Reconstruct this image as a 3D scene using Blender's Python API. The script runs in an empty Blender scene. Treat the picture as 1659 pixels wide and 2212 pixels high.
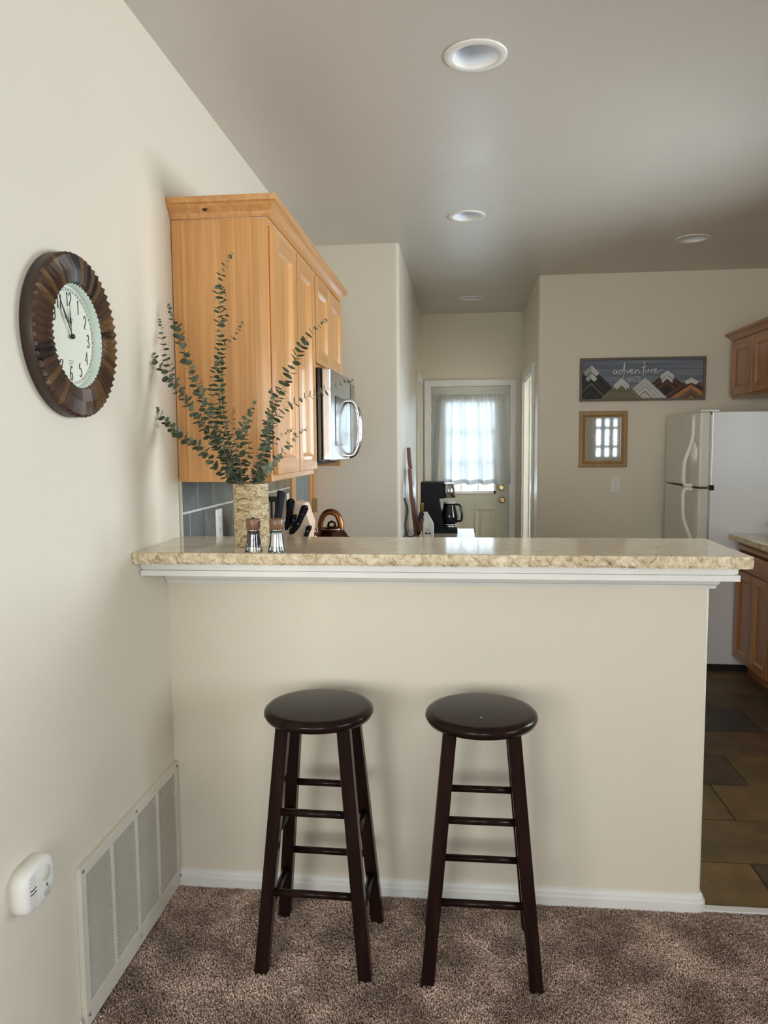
import bpy, bmesh, math, random
import numpy as np
from mathutils import Vector, Matrix, Euler
PI = math.pi
scene = bpy.context.scene
COL = scene.collection
random.seed(7)

# ------------------------------------------------------------------ camera
CAM = dict(f=1615.557, x=0.9513, y=-2.3351, z=1.4763, yaw=0.1023, pitch=-0.0878, roll=-0.0079)
def cam_axes():
    cy, sy = math.cos(CAM['yaw']), math.sin(CAM['yaw']); cp, sp = math.cos(CAM['pitch']), math.sin(CAM['pitch'])
    cr, sr = math.cos(CAM['roll']), math.sin(CAM['roll'])
    f = Vector((-sy*cp, cy*cp, sp)); r = Vector((cy, sy, 0)); u = r.cross(f)
    return r*cr+u*sr, -r*sr+u*cr, f
_R, _U, _F = cam_axes()
cam = bpy.data.cameras.new('camera'); camo = bpy.data.objects.new('camera', cam); COL.objects.link(camo)
camo.matrix_world = Matrix(((_R.x, _U.x, -_F.x, CAM['x']), (_R.y, _U.y, -_F.y, CAM['y']), (_R.z, _U.z, -_F.z, CAM['z']), (0, 0, 0, 1)))
cam.sensor_fit = 'VERTICAL'; cam.sensor_height = 36; cam.lens = CAM['f']/2212*36; cam.clip_start = 0.02
scene.camera = camo
def at(u, v, Y):
    d = _F + _R*((u-829.5)/CAM['f']) - _U*((v-1106)/CAM['f'])
    C = Vector((CAM['x'], CAM['y'], CAM['z']))
    return C + d*((Y-C.y)/d.y)

# ------------------------------------------------------------------ materials
def srgb(r, g, b):
    def f(c):
        c /= 255.0
        return c/12.92 if c <= 0.04045 else ((c+0.055)/1.055)**2.4
    return (f(r), f(g), f(b), 1)
class Mat:
    def __init__(s, name):
        s.m = bpy.data.materials.new(name); s.m.use_nodes = True; s.nt = s.m.node_tree
        s.p = s.nt.nodes['Principled BSDF']; s.out = s.nt.nodes['Material Output']
    def n(s, t, **kw):
        x = s.nt.nodes.new(t)
        for k, v in kw.items(): setattr(x, k, v)
        return x
    def l(s, a, b): s.nt.links.new(a, b)
    def coord(s, scale=(1, 1, 1), rot=(0, 0, 0)):
        tc = s.n('ShaderNodeTexCoord'); mp = s.n('ShaderNodeMapping'); mp.inputs['Scale'].default_value = scale; mp.inputs['Rotation'].default_value = rot
        s.l(tc.outputs['Object'], mp.inputs['Vector']); return mp.outputs['Vector']
    def noise(s, vec, scale, detail=3, rough=.5, dist=0):
        x = s.n('ShaderNodeTexNoise'); x.inputs['Scale'].default_value = scale; x.inputs['Detail'].default_value = detail
        x.inputs['Roughness'].default_value = rough; x.inputs['Distortion'].default_value = dist
        s.l(vec, x.inputs['Vector']); return x.outputs['Fac']
    def ramp(s, fac, stops):
        x = s.n('ShaderNodeValToRGB'); e = x.color_ramp.elements
        while len(e) < len(stops): e.new(.5)
        for i, (p, c) in enumerate(stops): e[i].position = p; e[i].color = c
        s.l(fac, x.inputs['Fac']); return x.outputs['Color']
    def mix(s, fac, a, b, mode='MIX'):
        x = s.n('ShaderNodeMix'); x.data_type = 'RGBA'; x.blend_type = mode
        if hasattr(fac, 'links'): s.l(fac, x.inputs[0])
        else: x.inputs[0].default_value = fac
        for k, v in ((6, a), (7, b)):
            if hasattr(v, 'links'): s.l(v, x.inputs[k])
            else: x.inputs[k].default_value = v
        return x.outputs[2]
    def bump(s, h, strength=.3, dist=.002):
        x = s.n('ShaderNodeBump'); x.inputs['Strength'].default_value = strength; x.inputs['Distance'].default_value = dist
        s.l(h, x.inputs['Height']); s.l(x.outputs['Normal'], s.p.inputs['Normal'])
    def base(s, c):
        if hasattr(c, 'links'): s.l(c, s.p.inputs['Base Color'])
        else: s.p.inputs['Base Color'].default_value = c
    def set(s, rough=None, metal=None, **kw):
        if rough is not None: s.p.inputs['Roughness'].default_value = rough
        if metal is not None: s.p.inputs['Metallic'].default_value = metal
        for k, v in kw.items(): s.p.inputs[k].default_value = v
        return s
def simple(name, col, rough=.5, metal=0, bump=0, bscale=60, var=.04, **kw):
    m = Mat(name); v = m.coord(); nz = m.noise(v, bscale if bump else 8, 3)
    lo = tuple(c*(1-var) for c in col[:3])+(1,); hi = tuple(min(1, c*(1+var)) for c in col[:3])+(1,)
    m.base(m.ramp(nz, [(.3, lo), (.7, hi)])); m.set(rough, metal, **kw)
    if bump: m.bump(nz, bump)
    return m.m
def wall_paint(name, col, rough=.5, spec=.35, patch=False):
    m = Mat(name); v = m.coord()
    m.base(m.ramp(m.noise(v, 1.3, 2), [(.3, tuple(c*.975 for c in col[:3])+(1,)), (.7, col)]))
    fine = m.noise(v, 110, 3, .55); broad = m.noise(v, 14, 3, .5)
    a = m.n('ShaderNodeMath', operation='MULTIPLY_ADD'); m.l(broad, a.inputs[0]); a.inputs[1].default_value = 2.2; m.l(fine, a.inputs[2])
    m.bump(a.outputs[0], .12 if not patch else .16, .0025)
    m.set(rough, 0); m.p.inputs['Specular IOR Level'].default_value = spec
    if patch:
        r = m.n('ShaderNodeMapRange'); r.inputs['From Min'].default_value = .25; r.inputs['From Max'].default_value = .75
        r.inputs['To Min'].default_value = rough-.04; r.inputs['To Max'].default_value = rough+.08
        m.l(m.noise(v, 2.5, 2, .5), r.inputs['Value']); m.l(r.outputs[0], m.p.inputs['Roughness'])
    return m.m
def wood(name, dark, mid, light, axis='z', rough=.3, fine=46, knots=True, coat=.3):
    m = Mat(name); sc = {'x': (1.1, fine, fine), 'y': (fine, 1.1, fine), 'z': (fine, fine, 1.1)}[axis]
    v = m.coord(sc); g = m.noise(v, 1.0, 4, .6, .4)
    v2 = m.coord(tuple(.28*q for q in sc)); g2 = m.noise(v2, 1.0, 3, .5, .8)
    c1 = m.ramp(g, [(.30, dark), (.5, mid), (.68, light)]); c2 = m.ramp(g2, [(.32, mid), (.62, light)])
    c = m.mix(.32, c1, c2)
    if knots:
        vs = {'x': (1.2, 5, 5), 'y': (5, 1.2, 5), 'z': (5, 5, 1.4)}[axis]
        vo = m.n('ShaderNodeTexVoronoi'); vo.inputs['Scale'].default_value = 1.4; m.l(m.coord(vs), vo.inputs['Vector'])
        k = m.ramp(vo.outputs['Distance'], [(.035, (.5, .5, .5, 1)), (.09, (0, 0, 0, 1))])
        c = m.mix(k, c, tuple(q*.35 for q in dark[:3])+(1,))
    m.base(c); m.set(rough, 0, **{'Coat Weight': coat, 'Coat Roughness': .12}); m.bump(g, .06, .001)
    return m.m
MT = {}
WALLC = srgb(222, 213, 196)
MT['wall'] = wall_paint('wall_paint', WALLC, .42, .4)
MT['ceil'] = wall_paint('ceiling_paint', srgb(204, 197, 187), .335, .95, patch=True)
MT['trim'] = simple('white_trim_paint', srgb(224, 223, 219), .35)
MT['white'] = simple('white_plastic', srgb(232, 230, 224), .4)
MT['reflector'] = simple('white_reflector', srgb(240, 244, 252), .3)
MT['offwhite'] = simple('enamel_grille', srgb(214, 208, 194), .45)
MT['black'] = simple('black_plastic', (.006, .007, .010, 1), .5, **{'Specular IOR Level': .22})
MT['gloss_black'] = simple('gloss_black', (.008, .009, .012, 1), .12)
MT['dark'] = simple('dark_void', (.01, .01, .01, 1), .8)
MT['chrome'] = simple('chrome', (.8, .8, .8, 1), .12, 1)
m_ = Mat('brushed_steel'); v_ = m_.coord((2, 2, 120)); m_.base((.62, .62, .63, 1)); m_.set(.2, 1); m_.bump(m_.noise(v_, 2, 2), .02, .0005); MT['steel'] = m_.m
MT['brass'] = simple('brass', (.72, .52, .26, 1), .22, 1)
MT['screw'] = simple('screw_metal', (.35, .34, .32, 1), .35, 1)
MT['wood'] = wood('alder_vertical', srgb(176, 118, 62), srgb(203, 146, 84), srgb(222, 168, 104), 'z')
MT['wood_y'] = wood('alder_lengthwise', srgb(170, 114, 62), srgb(196, 140, 82), srgb(214, 160, 98), 'y')
MT['wood_x'] = wood('alder_crosswise', srgb(176, 118, 62), srgb(203, 146, 84), srgb(222, 168, 104), 'x')
MT['rwood'] = wood('brown_alder_vertical', srgb(120, 76, 46), srgb(154, 104, 66), srgb(178, 128, 84), 'z')  # darker, slightly redder alder tone for the right hand cabinets
MT['rwood_y'] = wood('brown_alder_lengthwise', srgb(120, 76, 46), srgb(154, 104, 66), srgb(178, 128, 84), 'y')
MT['oak'] = wood('oak_frame', srgb(134, 104, 62), srgb(160, 126, 78), srgb(176, 142, 92), 'z', .45, 60, False, 0)
MT['walnut'] = wood('walnut', srgb(78, 52, 34), srgb(108, 76, 52), srgb(130, 96, 68), 'z', .4, 90, False, .1)
MT['espresso'] = wood('espresso_wood', (.006, .003, .003, 1), (.012, .006, .005, 1), (.022, .009, .007, 1), 'z', .22, 30, False, .05)
MT['espresso'].node_tree.nodes['Principled BSDF'].inputs['Specular IOR Level'].default_value = .12
MT['redwood'] = wood('dark_red_wood', srgb(72, 36, 28), srgb(98, 54, 38), srgb(124, 76, 52), 'z', .4, 60, False, .1)
# stone bar top
def stone(name, rough, edge=False):
    m = Mat(name); v = m.coord()
    b = m.noise(v, 26 if not edge else 34, 6, .68, 1.2); s2 = m.noise(v, 7, 4, .6, .8)
    if edge: c = m.ramp(b, [(.30, srgb(120, 96, 66)), (.42, srgb(196, 176, 142)), (.56, srgb(226, 212, 182)), (.7, srgb(240, 232, 210))])
    else: c = m.ramp(b, [(.26, srgb(204, 190, 166)), (.45, srgb(219, 207, 184)), (.6, srgb(226, 215, 194)), (.75, srgb(233, 223, 204))])
    c = m.mix(m.ramp(s2, [(.4, (0, 0, 0, 1)), (.7, (.2, .2, .2, 1))]), c, srgb(176, 154, 122))
    m.base(c); m.set(rough, 0)
    if edge: m.bump(b, .8, .006)
    return m.m
MT['stone'] = stone('polished_granite', .09); MT['stone_edge'] = stone('chiselled_granite', .55, True)
m_ = Mat('birch_bark'); v_ = m_.coord((40, 40, 90)); n1 = m_.noise(v_, 1, 5, .65, 1.5)
m_.base(m_.ramp(n1, [(.34, srgb(96, 74, 48)), (.44, srgb(176, 152, 114)), (.6, srgb(214, 196, 160)), (.75, srgb(228, 214, 184))])); m_.set(.8); m_.bump(n1, 1, .006); MT['bark'] = m_.m
# leaves
m_ = Mat('eucalyptus_leaf'); v_ = m_.coord(); m_.base(m_.ramp(m_.noise(v_, 30, 2), [(.3, srgb(66, 76, 58)), (.5, srgb(90, 100, 80)), (.7, srgb(130, 138, 118))])); m_.set(.65); m_.p.inputs['Specular IOR Level'].default_value = .15; MT['leaf'] = m_.m
MT['stem'] = simple('eucalyptus_stem', srgb(150, 150, 96), .6); MT['stem2'] = simple('eucalyptus_twig', srgb(128, 116, 92), .6)
# carpet
m_ = Mat('carpet_backing'); v_ = m_.coord(); m_.base(m_.ramp(m_.noise(v_, 7, 5, .6), [(.35, srgb(140, 116, 102)), (.65, srgb(172, 146, 132))])); m_.set(1); m_.bump(m_.noise(v_, 300, 2), 1, .006); m_.p.inputs['Specular IOR Level'].default_value = .1; MT['carpet'] = m_.m
m_ = Mat('carpet_fibre'); v_ = m_.coord()
c_ = m_.ramp(m_.noise(v_, 5.5, 4, .6), [(.36, srgb(158, 136, 122)), (.5, srgb(190, 167, 153)), (.64, srgb(226, 202, 186))])
c2_ = m_.ramp(m_.noise(v_, 260, 1), [(.3, (.55, .55, .55, 1)), (.7, (1.35, 1.35, 1.35, 1))]); m_.base(m_.mix(.8, c_, c2_, 'MULTIPLY')); m_.set(1); m_.p.inputs['Specular IOR Level'].default_value = .05; MT['pile'] = m_.m
# slate
def slate(name, a, b, rough=.5):
    m = Mat(name); v = m.coord(); n = m.noise(v, 6, 6, .65, .6)
    m.base(m.ramp(n, [(.35, a), (.65, b)])); m.set(rough); m.bump(n, .5, .004); return m.m
SL = [slate('slate_brown', srgb(78, 62, 44), srgb(104, 84, 58)), slate('slate_dark', srgb(44, 42, 42), srgb(62, 58, 54)), slate('slate_olive', srgb(92, 76, 48), srgb(118, 98, 64)),
      slate('slate_umber', srgb(66, 54, 44), srgb(90, 74, 58)), slate('slate_tan', srgb(104, 84, 52), srgb(130, 106, 66))]
MT['grout'] = simple('floor_grout', srgb(78, 66, 52), .9)
WT = [slate('wall_slate_blue', srgb(82, 86, 86), srgb(104, 108, 106)), slate('wall_slate_grey', srgb(92, 92, 88), srgb(120, 118, 110)), slate('wall_slate_brown', srgb(110, 96, 76), srgb(140, 124, 98))]
MT['wgrout'] = simple('wall_grout', srgb(196, 192, 180), .8)
MT['door_olive'] = simple('olive_door_paint', srgb(188, 186, 170), .4)
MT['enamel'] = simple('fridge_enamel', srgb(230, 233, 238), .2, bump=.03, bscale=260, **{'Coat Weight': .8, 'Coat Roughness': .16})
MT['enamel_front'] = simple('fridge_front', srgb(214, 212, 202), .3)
MT['copper'] = simple('bronze_enamel', (.10, .035, .014, 1), .16, .75)
MT['copper_h'] = simple('bronze_handle', (.26, .09, .03, 1), .28, .7)
MT['cream'] = simple('cream_block', srgb(226, 200, 176), .5)
MT['salt'] = simple('salt_fill', srgb(238, 236, 232), .8, bump=.4, bscale=900)
MT['pepper'] = simple('pepper_fill', (.012, .01, .01, 1), .8, bump=.6, bscale=900)
MT['paperbag'] = simple('pale_foil_bag', srgb(196, 194, 186), .45, bump=.4, bscale=40)
MT['kraft'] = simple('tan_label', srgb(196, 160, 108), .6)
MT['capsule'] = simple('gold_capsule', srgb(150, 122, 72), .4, .3)
MT['butcher'] = wood('pale_table_top', srgb(150, 134, 116), srgb(184, 168, 150), srgb(206, 194, 178), 'y', .35, 22, False, .1)
MT['frame_grey'] = wood('weathered_frame', srgb(84, 74, 62), srgb(108, 96, 82), srgb(124, 112, 98), 'x', .6, 60, False, 0)
MT['clock_face'] = simple('clock_dial', srgb(216, 216, 200), .5)
MT['clock_band'] = simple('clock_inner_band', srgb(206, 220, 208), .4)
MT['ink'] = simple('black_ink', (.01, .01, .01, 1), .5)
MT['ink2'] = simple('grey_ink', srgb(120, 118, 112), .6)
MT['clock_rim'] = simple('clock_rim_brown', srgb(58, 42, 34), .45)
CKM = [simple('clock_fold_brown', srgb(74, 50, 36), .35), simple('clock_fold_amber', srgb(100, 74, 46), .35), simple('clock_fold_black', srgb(34, 26, 26), .3), simple('clock_fold_umber', srgb(62, 44, 34), .35)]
MT['sheer'] = None
m_ = Mat('sheer_voile'); tr_ = m_.n('ShaderNodeBsdfTransparent'); tl_ = m_.n('ShaderNodeBsdfTranslucent'); df_ = m_.n('ShaderNodeBsdfDiffuse')
tl_.inputs[0].default_value = (.27, .29, .31, 1); df_.inputs[0].default_value = (.85, .84, .8, 1)
a_ = m_.n('ShaderNodeMixShader'); b_ = m_.n('ShaderNodeMixShader'); a_.inputs[0].default_value = .55
m_.l(tl_.outputs[0], a_.inputs[1]); m_.l(df_.outputs[0], a_.inputs[2])
lw_ = m_.n('ShaderNodeLayerWeight'); lw_.inputs[0].default_value = .5
tt_ = m_.ramp(lw_.outputs['Facing'], [(.0, (.13, .13, .13, 1)), (.6, (.015, .015, .015, 1))]); m_.l(tt_, b_.inputs[0])
m_.l(tr_.outputs[0], b_.inputs[2]); m_.l(a_.outputs[0], b_.inputs[1]); m_.l(b_.outputs[0], m_.out.inputs['Surface']); MT['sheer'] = m_.m
def glassy(name, tint=(1, 1, 1, 1), k=.12, rough=.02):
    m = Mat(name); t = m.n('ShaderNodeBsdfTransparent'); t.inputs[0].default_value = tint; g = m.n('ShaderNodeBsdfGlossy'); g.inputs['Roughness'].default_value = rough
    fr = m.n('ShaderNodeFresnel'); fr.inputs['IOR'].default_value = 1.5; mx = m.n('ShaderNodeMixShader')
    ad = m.n('ShaderNodeMath', operation='MULTIPLY_ADD'); m.l(fr.outputs[0], ad.inputs[0]); ad.inputs[1].default_value = 1; ad.inputs[2].default_value = k
    m.l(ad.outputs[0], mx.inputs[0]); m.l(t.outputs[0], mx.inputs[1]); m.l(g.outputs[0], mx.inputs[2]); m.l(mx.outputs[0], m.out.inputs['Surface']); return m.m
MT['glass'] = glassy('window_glass', (.97, .99, 1, 1), .0)
MT['clear'] = glassy('clear_glass', (.88, .9, .9, 1), .06, .03)
MT['frosted'] = simple('frosted_glass', srgb(128, 138, 138), .45)
MT['mirror'] = simple('mirror_silver', (.86, .87, .88, 1), .03, 1, var=.0)
MT['etch'] = simple('etched_glass', srgb(160, 158, 152), .5, .3)
MT['paint_sign_bg'] = wood('sign_blue_planks', srgb(52, 60, 76), srgb(88, 98, 116), srgb(140, 144, 150), 'x', .6, 55, False, 0)

# ------------------------------------------------------------------ geometry helpers
class B:
    def __init__(s): s.bm = bmesh.new(); s.mi = 0; s.mats = []; s.M = None
    def m(s, name_or_mat):
        mt = MT[name_or_mat] if isinstance(name_or_mat, str) else name_or_mat
        if mt not in s.mats: s.mats.append(mt)
        s.mi = s.mats.index(mt); return s
    def v(s, co):
        co = Vector(co)
        return s.bm.verts.new(s.M @ co if s.M else co)
    def f(s, vs, smooth=False):
        try: fc = s.bm.faces.new(vs)
        except ValueError: return None
        fc.material_index = s.mi; fc.smooth = smooth; return fc
    def box(s, x0, x1, y0, y1, z0, z1):
        if x0 > x1: x0, x1 = x1, x0
        if y0 > y1: y0, y1 = y1, y0
        if z0 > z1: z0, z1 = z1, z0
        p = [s.v((x, y, z)) for z in (z0, z1) for y in (y0, y1) for x in (x0, x1)]
        for q in ((0, 2, 3, 1), (4, 5, 7, 6), (0, 1, 5, 4), (2, 6, 7, 3), (0, 4, 6, 2), (1, 3, 7, 5)): s.f([p[i] for i in q])
        return s
    def hexa(s, pts):   # 8 points: bottom 4 (ccw), top 4
        p = [s.v(q) for q in pts]
        for q in ((3, 2, 1, 0), (4, 5, 6, 7), (0, 1, 5, 4), (1, 2, 6, 5), (2, 3, 7, 6), (3, 0, 4, 7)): s.f([p[i] for i in q])
        return s
    def prism(s, pts, d, smooth_side=False):   # pts: list of 3D points (planar), d: extrusion vector
        d = Vector(d); a = [s.v(p) for p in pts]; b = [s.v(Vector(p)+d) for p in pts]; n = len(pts)
        s.f(a[::-1]); s.f(b)
        for i in range(n): s.f([a[i], a[(i+1) % n], b[(i+1) % n], b[i]], smooth_side)
        return s
    def loops(s, rings, closed=True, cap0=True, cap1=True, smooth=True):
        R = [[s.v(p) for p in r] for r in rings]; n = len(R[0])
        for a, b in zip(R[:-1], R[1:]):
            for i in range(n if closed else n-1): s.f([a[i], a[(i+1) % n], b[(i+1) % n], b[i]], smooth)
        if cap0: s.f(R[0][::-1])
        if cap1: s.f(R[-1])
        return s
    def lathe(s, prof, center=(0, 0, 0), axis='z', seg=32, cap0=True, cap1=True, smooth=True):
        cx, cy, cz = center; rings = []
        for r, h in prof:
            ring = []
            for i in range(seg):
                a = 2*PI*i/seg; c, d = max(r, 1e-5)*math.cos(a), max(r, 1e-5)*math.sin(a)
                ring.append({'z': (cx+c, cy+d, cz+h), 'x': (cx+h, cy+c, cz+d), 'y': (cx+d, cy+h, cz+c)}[axis])
            rings.append(ring)
        return s.loops(rings, True, cap0, cap1, smooth)
    def tube(s, pts, rad, seg=8, cap=True, flat=1.0):
        pts = [Vector(p) for p in pts]; n = len(pts); rr = rad if isinstance(rad, (list, tuple)) else [rad]*n
        rings = []; up = None
        for i, p in enumerate(pts):
            t = (pts[min(i+1, n-1)]-pts[max(i-1, 0)]).normalized()
            if up is None: up = t.orthogonal().normalized()
            up = (up-t*up.dot(t)).normalized(); sd = t.cross(up)
            rings.append([p+up*rr[i]*math.cos(2*PI*k/seg)+sd*rr[i]*flat*math.sin(2*PI*k/seg) for k in range(seg)])
        return s.loops(rings, True, cap, cap)
    def sweep(s, prof, path, closed_prof=True):   # prof (out, up); path list of (x,y,nx,ny) with mitred outward vectors
        rings = [[(x+nx*o, y+ny*o, z) for o, z in prof] for x, y, nx, ny in path]
        return s.loops(rings, closed_prof, True, True, False)
    def sphere(s, c, r, seg=12, sc=(1, 1, 1)):
        rings = []
        for j in range(1, seg//2):
            t = PI*j/(seg//2); rings.append([(c[0]+r*sc[0]*math.sin(t)*math.cos(2*PI*i/seg), c[1]+r*sc[1]*math.sin(t)*math.sin(2*PI*i/seg), c[2]-r*sc[2]*math.cos(t)) for i in range(seg)])
        return s.loops(rings)
    def obj(s, name, parent=None, bevel=0, seg=2, kind=None, loc=None, subsurf=0, auto=True):
        bmesh.ops.recalc_face_normals(s.bm, faces=s.bm.faces[:])
        me = bpy.data.meshes.new(name)
        if loc is not None:
            bmesh.ops.translate(s.bm, verts=s.bm.verts[:], vec=-Vector(loc))
        s.bm.to_mesh(me); s.bm.free()
        for mt in s.mats: me.materials.append(mt)
        o = bpy.data.objects.new(name, me); COL.objects.link(o)
        if loc is not None: o.location = loc
        if parent is not None:
            o.parent = parent; o.matrix_parent_inverse = parent.matrix_world.inverted() if False else Matrix.Translation(-world_loc(parent))
        if bevel:
            md = o.modifiers.new('bevel', 'BEVEL'); md.width = bevel; md.segments = seg; md.limit_method = 'ANGLE'; md.angle_limit = math.radians(35)
        if subsurf:
            md = o.modifiers.new('sub', 'SUBSURF'); md.levels = subsurf; md.render_levels = subsurf
        if kind: o['kind'] = kind
        return o
def world_loc(o):
    l = Vector(o.location)
    while o.parent is not None:
        o2 = o.parent; l = Vector(o2.location)+l+o.matrix_parent_inverse.translation; o = o2
    return l
def bx(mat, *a): return B().m(mat).box(*a)
def thing(name, label, cat, loc=(0, 0, 0), group=None):
    o = bpy.data.objects.new(name, None); COL.objects.link(o); o.location = loc; o.empty_display_size = .05
    o['label'] = label; o['category'] = cat
    if group: o['group'] = group
    return o
def tag(o, label, cat, group=None, kind=None):
    o['label'] = label; o['category'] = cat
    if group: o['group'] = group
    if kind: o['kind'] = kind
    return o
def struct(b, name, label, cat='room', **kw):
    o = b.obj(name, kind='structure', **kw); o['label'] = label; o['category'] = cat; return o
def catmull(pts, n=6):
    P = [Vector(p) for p in pts]; P = [P[0]*2-P[1]]+P+[P[-1]*2-P[-2]]; out = []
    for i in range(1, len(P)-2):
        for k in range(n):
            t = k/n; a, b, c, d = P[i-1], P[i], P[i+1], P[i+2]
            out.append(.5*((2*b)+(c-a)*t+(2*a-5*b+4*c-d)*t*t+(3*b-a-3*c+d)*t**3))
    out.append(P[-2]); return out
def stroke(b, pts, w, to3d, thick, contrast=0, smooth=True, n=5):
    """flat pen stroke; pts 2-D; to3d maps (x,y,h) to world"""
    P = [Vector((p[0], p[1], 0)) for p in pts]
    if smooth and len(P) > 2: P = catmull(P, n)
    L, R_ = [], []
    for i, p in enumerate(P):
        t = (P[min(i+1, len(P)-1)]-P[max(i-1, 0)])
        if t.length < 1e-9: t = Vector((1, 0, 0))
        t.normalize(); nrm = Vector((-t.y, t.x, 0))
        ww = w*((1-contrast)+contrast*abs(t.y))*.5
        L.append(p+nrm*ww); R_.append(p-nrm*ww)
    rings = []
    for a, c in zip(L, R_):
        rings.append([to3d(a.x, a.y, 0), to3d(c.x, c.y, 0), to3d(c.x, c.y, thick), to3d(a.x, a.y, thick)])
    b.loops(rings, True, True, True, False)

# digits and letters as strokes in a 1 x 1.6 box
DIG = {'0': [[(.5, 1.6), (.15, 1.3), (.1, .8), (.15, .3), (.5, 0), (.85, .3), (.9, .8), (.85, 1.3), (.5, 1.6)]],
 '1': [[(.3, 1.35), (.5, 1.6), (.5, 0)], [(.3, 0), (.7, 0)]],
 '2': [[(.15, 1.25), (.3, 1.55), (.6, 1.6), (.85, 1.3), (.75, .9), (.4, .45), (.1, .05)], [(.1, .04), (.9, .04)]],
 '3': [[(.15, 1.35), (.4, 1.6), (.75, 1.45), (.75, 1.05), (.4, .85), (.8, .7), (.9, .4), (.7, .08), (.4, 0), (.12, .25)]],
 '4': [[(.72, 0), (.72, 1.6), (.1, .45), (.95, .45)]],
 '5': [[(.8, 1.58), (.25, 1.55), (.2, .95), (.55, 1.02), (.88, .75), (.85, .3), (.5, 0), (.15, .2)]],
 '6': [[(.8, 1.45), (.5, 1.6), (.2, 1.2), (.1, .6), (.3, .05), (.65, .02), (.88, .4), (.7, .8), (.4, .85), (.15, .6)]],
 '7': [[(.1, 1.35), (.15, 1.57), (.9, 1.57), (.5, .8), (.35, 0)]],
 '8': [[(.5, .85), (.2, 1.1), (.25, 1.5), (.5, 1.6), (.78, 1.45), (.8, 1.1), (.5, .85), (.15, .55), (.15, .2), (.5, 0), (.87, .2), (.85, .55), (.5, .85)]],
 '9': [[(.85, 1.0), (.6, .75), (.3, .8), (.12, 1.2), (.35, 1.58), (.7, 1.55), (.88, 1.1), (.8, .4), (.5, 0), (.2, .15)]],
 'A': [[(0, 0), (.5, 1.6), (1, 0)], [(.2, .55), (.8, .55)]], 'W': [[(0, 1.6), (.25, 0), (.5, 1.3), (.75, 0), (1, 1.6)]],
 'I': [[(.5, 0), (.5, 1.6)], [(.25, 0), (.75, 0)], [(.25, 1.6), (.75, 1.6)]], 'T': [[(.5, 0), (.5, 1.6)], [(0, 1.6), (1, 1.6)]],
 'S': [[(.9, 1.4), (.5, 1.6), (.12, 1.3), (.3, .9), (.75, .7), (.9, .35), (.5, 0), (.1, .2)]]}

# ------------------------------------------------------------------ room constants
HC = 2.74
B1, X1, B2, X2, B3 = 2.449, 0.567, 5.02, 1.537, 3.481
PW, PT = 1.708, 0.125           # peninsula width, thickness
XR, XL, YR, XLR = 3.34, -2.6, -5.2, 4.4   # kitchen right wall, living left wall, living rear wall, living right wall

# --- ceiling with holes
LIGHTS = [(0.998, 0.238), (0.983, 1.95), (2.379, 2.587), (1.042, 4.284)]
bm = bmesh.new(); edges = []
def ring_edges(pts):
    vs = [bm.verts.new((x, y, HC)) for x, y in pts]
    for i in range(len(vs)): edges.append(bm.edges.new((vs[i], vs[(i+1) % len(vs)])))
ring_edges([(XL-.1, YR-.1), (XLR+.1, YR-.1), (XLR+.1, B2+.1), (XL-.1, B2+.1)])
for lx, ly in LIGHTS: ring_edges([(lx+.088*math.cos(2*PI*i/32), ly+.088*math.sin(2*PI*i/32)) for i in range(32)])
bmesh.ops.triangle_fill(bm, use_beauty=True, edges=edges)
bmesh.ops.recalc_face_normals(bm, faces=bm.faces[:])
me = bpy.data.meshes.new('ceiling'); bm.to_mesh(me); bm.free(); me.materials.append(MT['ceil'])
o = bpy.data.objects.new('ceiling', me); COL.objects.link(o); o['kind'] = 'structure'; tag(o, 'flat beige painted ceiling with recessed downlights', 'ceiling')

# --- walls
def holes_wall(b, axis, a0, a1, t0, t1, z0, z1, holes):
    """boxes around rectangular holes (h0,h1,hz0,hz1) along an axis"""
    xs = sorted({a0, a1} | {h[0] for h in holes} | {h[1] for h in holes})
    for p, q in zip(xs[:-1], xs[1:]):
        hs = sorted([h for h in holes if h[0] <= p+1e-6 and h[1] >= q-1e-6], key=lambda h: h[2]); z = z0
        for h in hs+[None]:
            zt = h[2] if h else z1
            if zt > z+1e-6:
                if axis == 'x': b.box(p, q, t0, t1, z, zt)
                else: b.box(t0, t1, p, q, z, zt)
            if h: z = h[3]
    return b
struct(bx('wall', -.1, 0, -1.12, B1, 0, HC), 'wall_left', 'beige left wall carrying the round clock', 'wall')
def arc(cx, cy, r, a0, a1, n=6): return [(cx+r*math.cos(math.radians(a0+(a1-a0)*i/n)), cy+r*math.sin(math.radians(a0+(a1-a0)*i/n))) for i in range(n+1)]
# block left of the hall
r_ = .025
pts = [(-.1, B1)]+arc(X1-r_, B1+r_, r_, -90, 0)+[(X1, 4.27), (X1-.11, 4.27), (X1-.11, 4.94), (X1, 4.94), (X1, B2), (-.1, B2)]
b = B().m('wall').prism([(x, y, 0) for x, y in pts], (0, 0, HC)); b.box(X1-.11, X1, 4.27, 4.94, 2.06, HC)
struct(b, 'wall_hall_left', 'beige wall left of the hallway with a rounded corner', 'wall')
pts = [(XR+.1, B3+.11), (X2+.11, B3+.11), (X2+.11, 3.85), (X2, 3.85)]+arc(X2+r_, B3+r_, r_, 180, 270)+[(XR+.1, B3)]
b = B().m('wall').prism([(x, y, 0) for x, y in pts], (0, 0, HC)); b.box(X2, X2+.11, 3.85, 4.73, 2.06, HC); b.box(X2, X2+.11, 4.73, B2, 0, HC)
struct(b, 'wall_back', 'beige kitchen back wall with the wooden sign and mirror', 'wall')
struct(holes_wall(B().m('wall'), 'x', X1-.1, X2+.1, B2, B2+.1, 0, HC, [(.655, 1.43, 0, 2.06)]), 'wall_hall_end', 'beige wall above and around the back door', 'wall')
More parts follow.
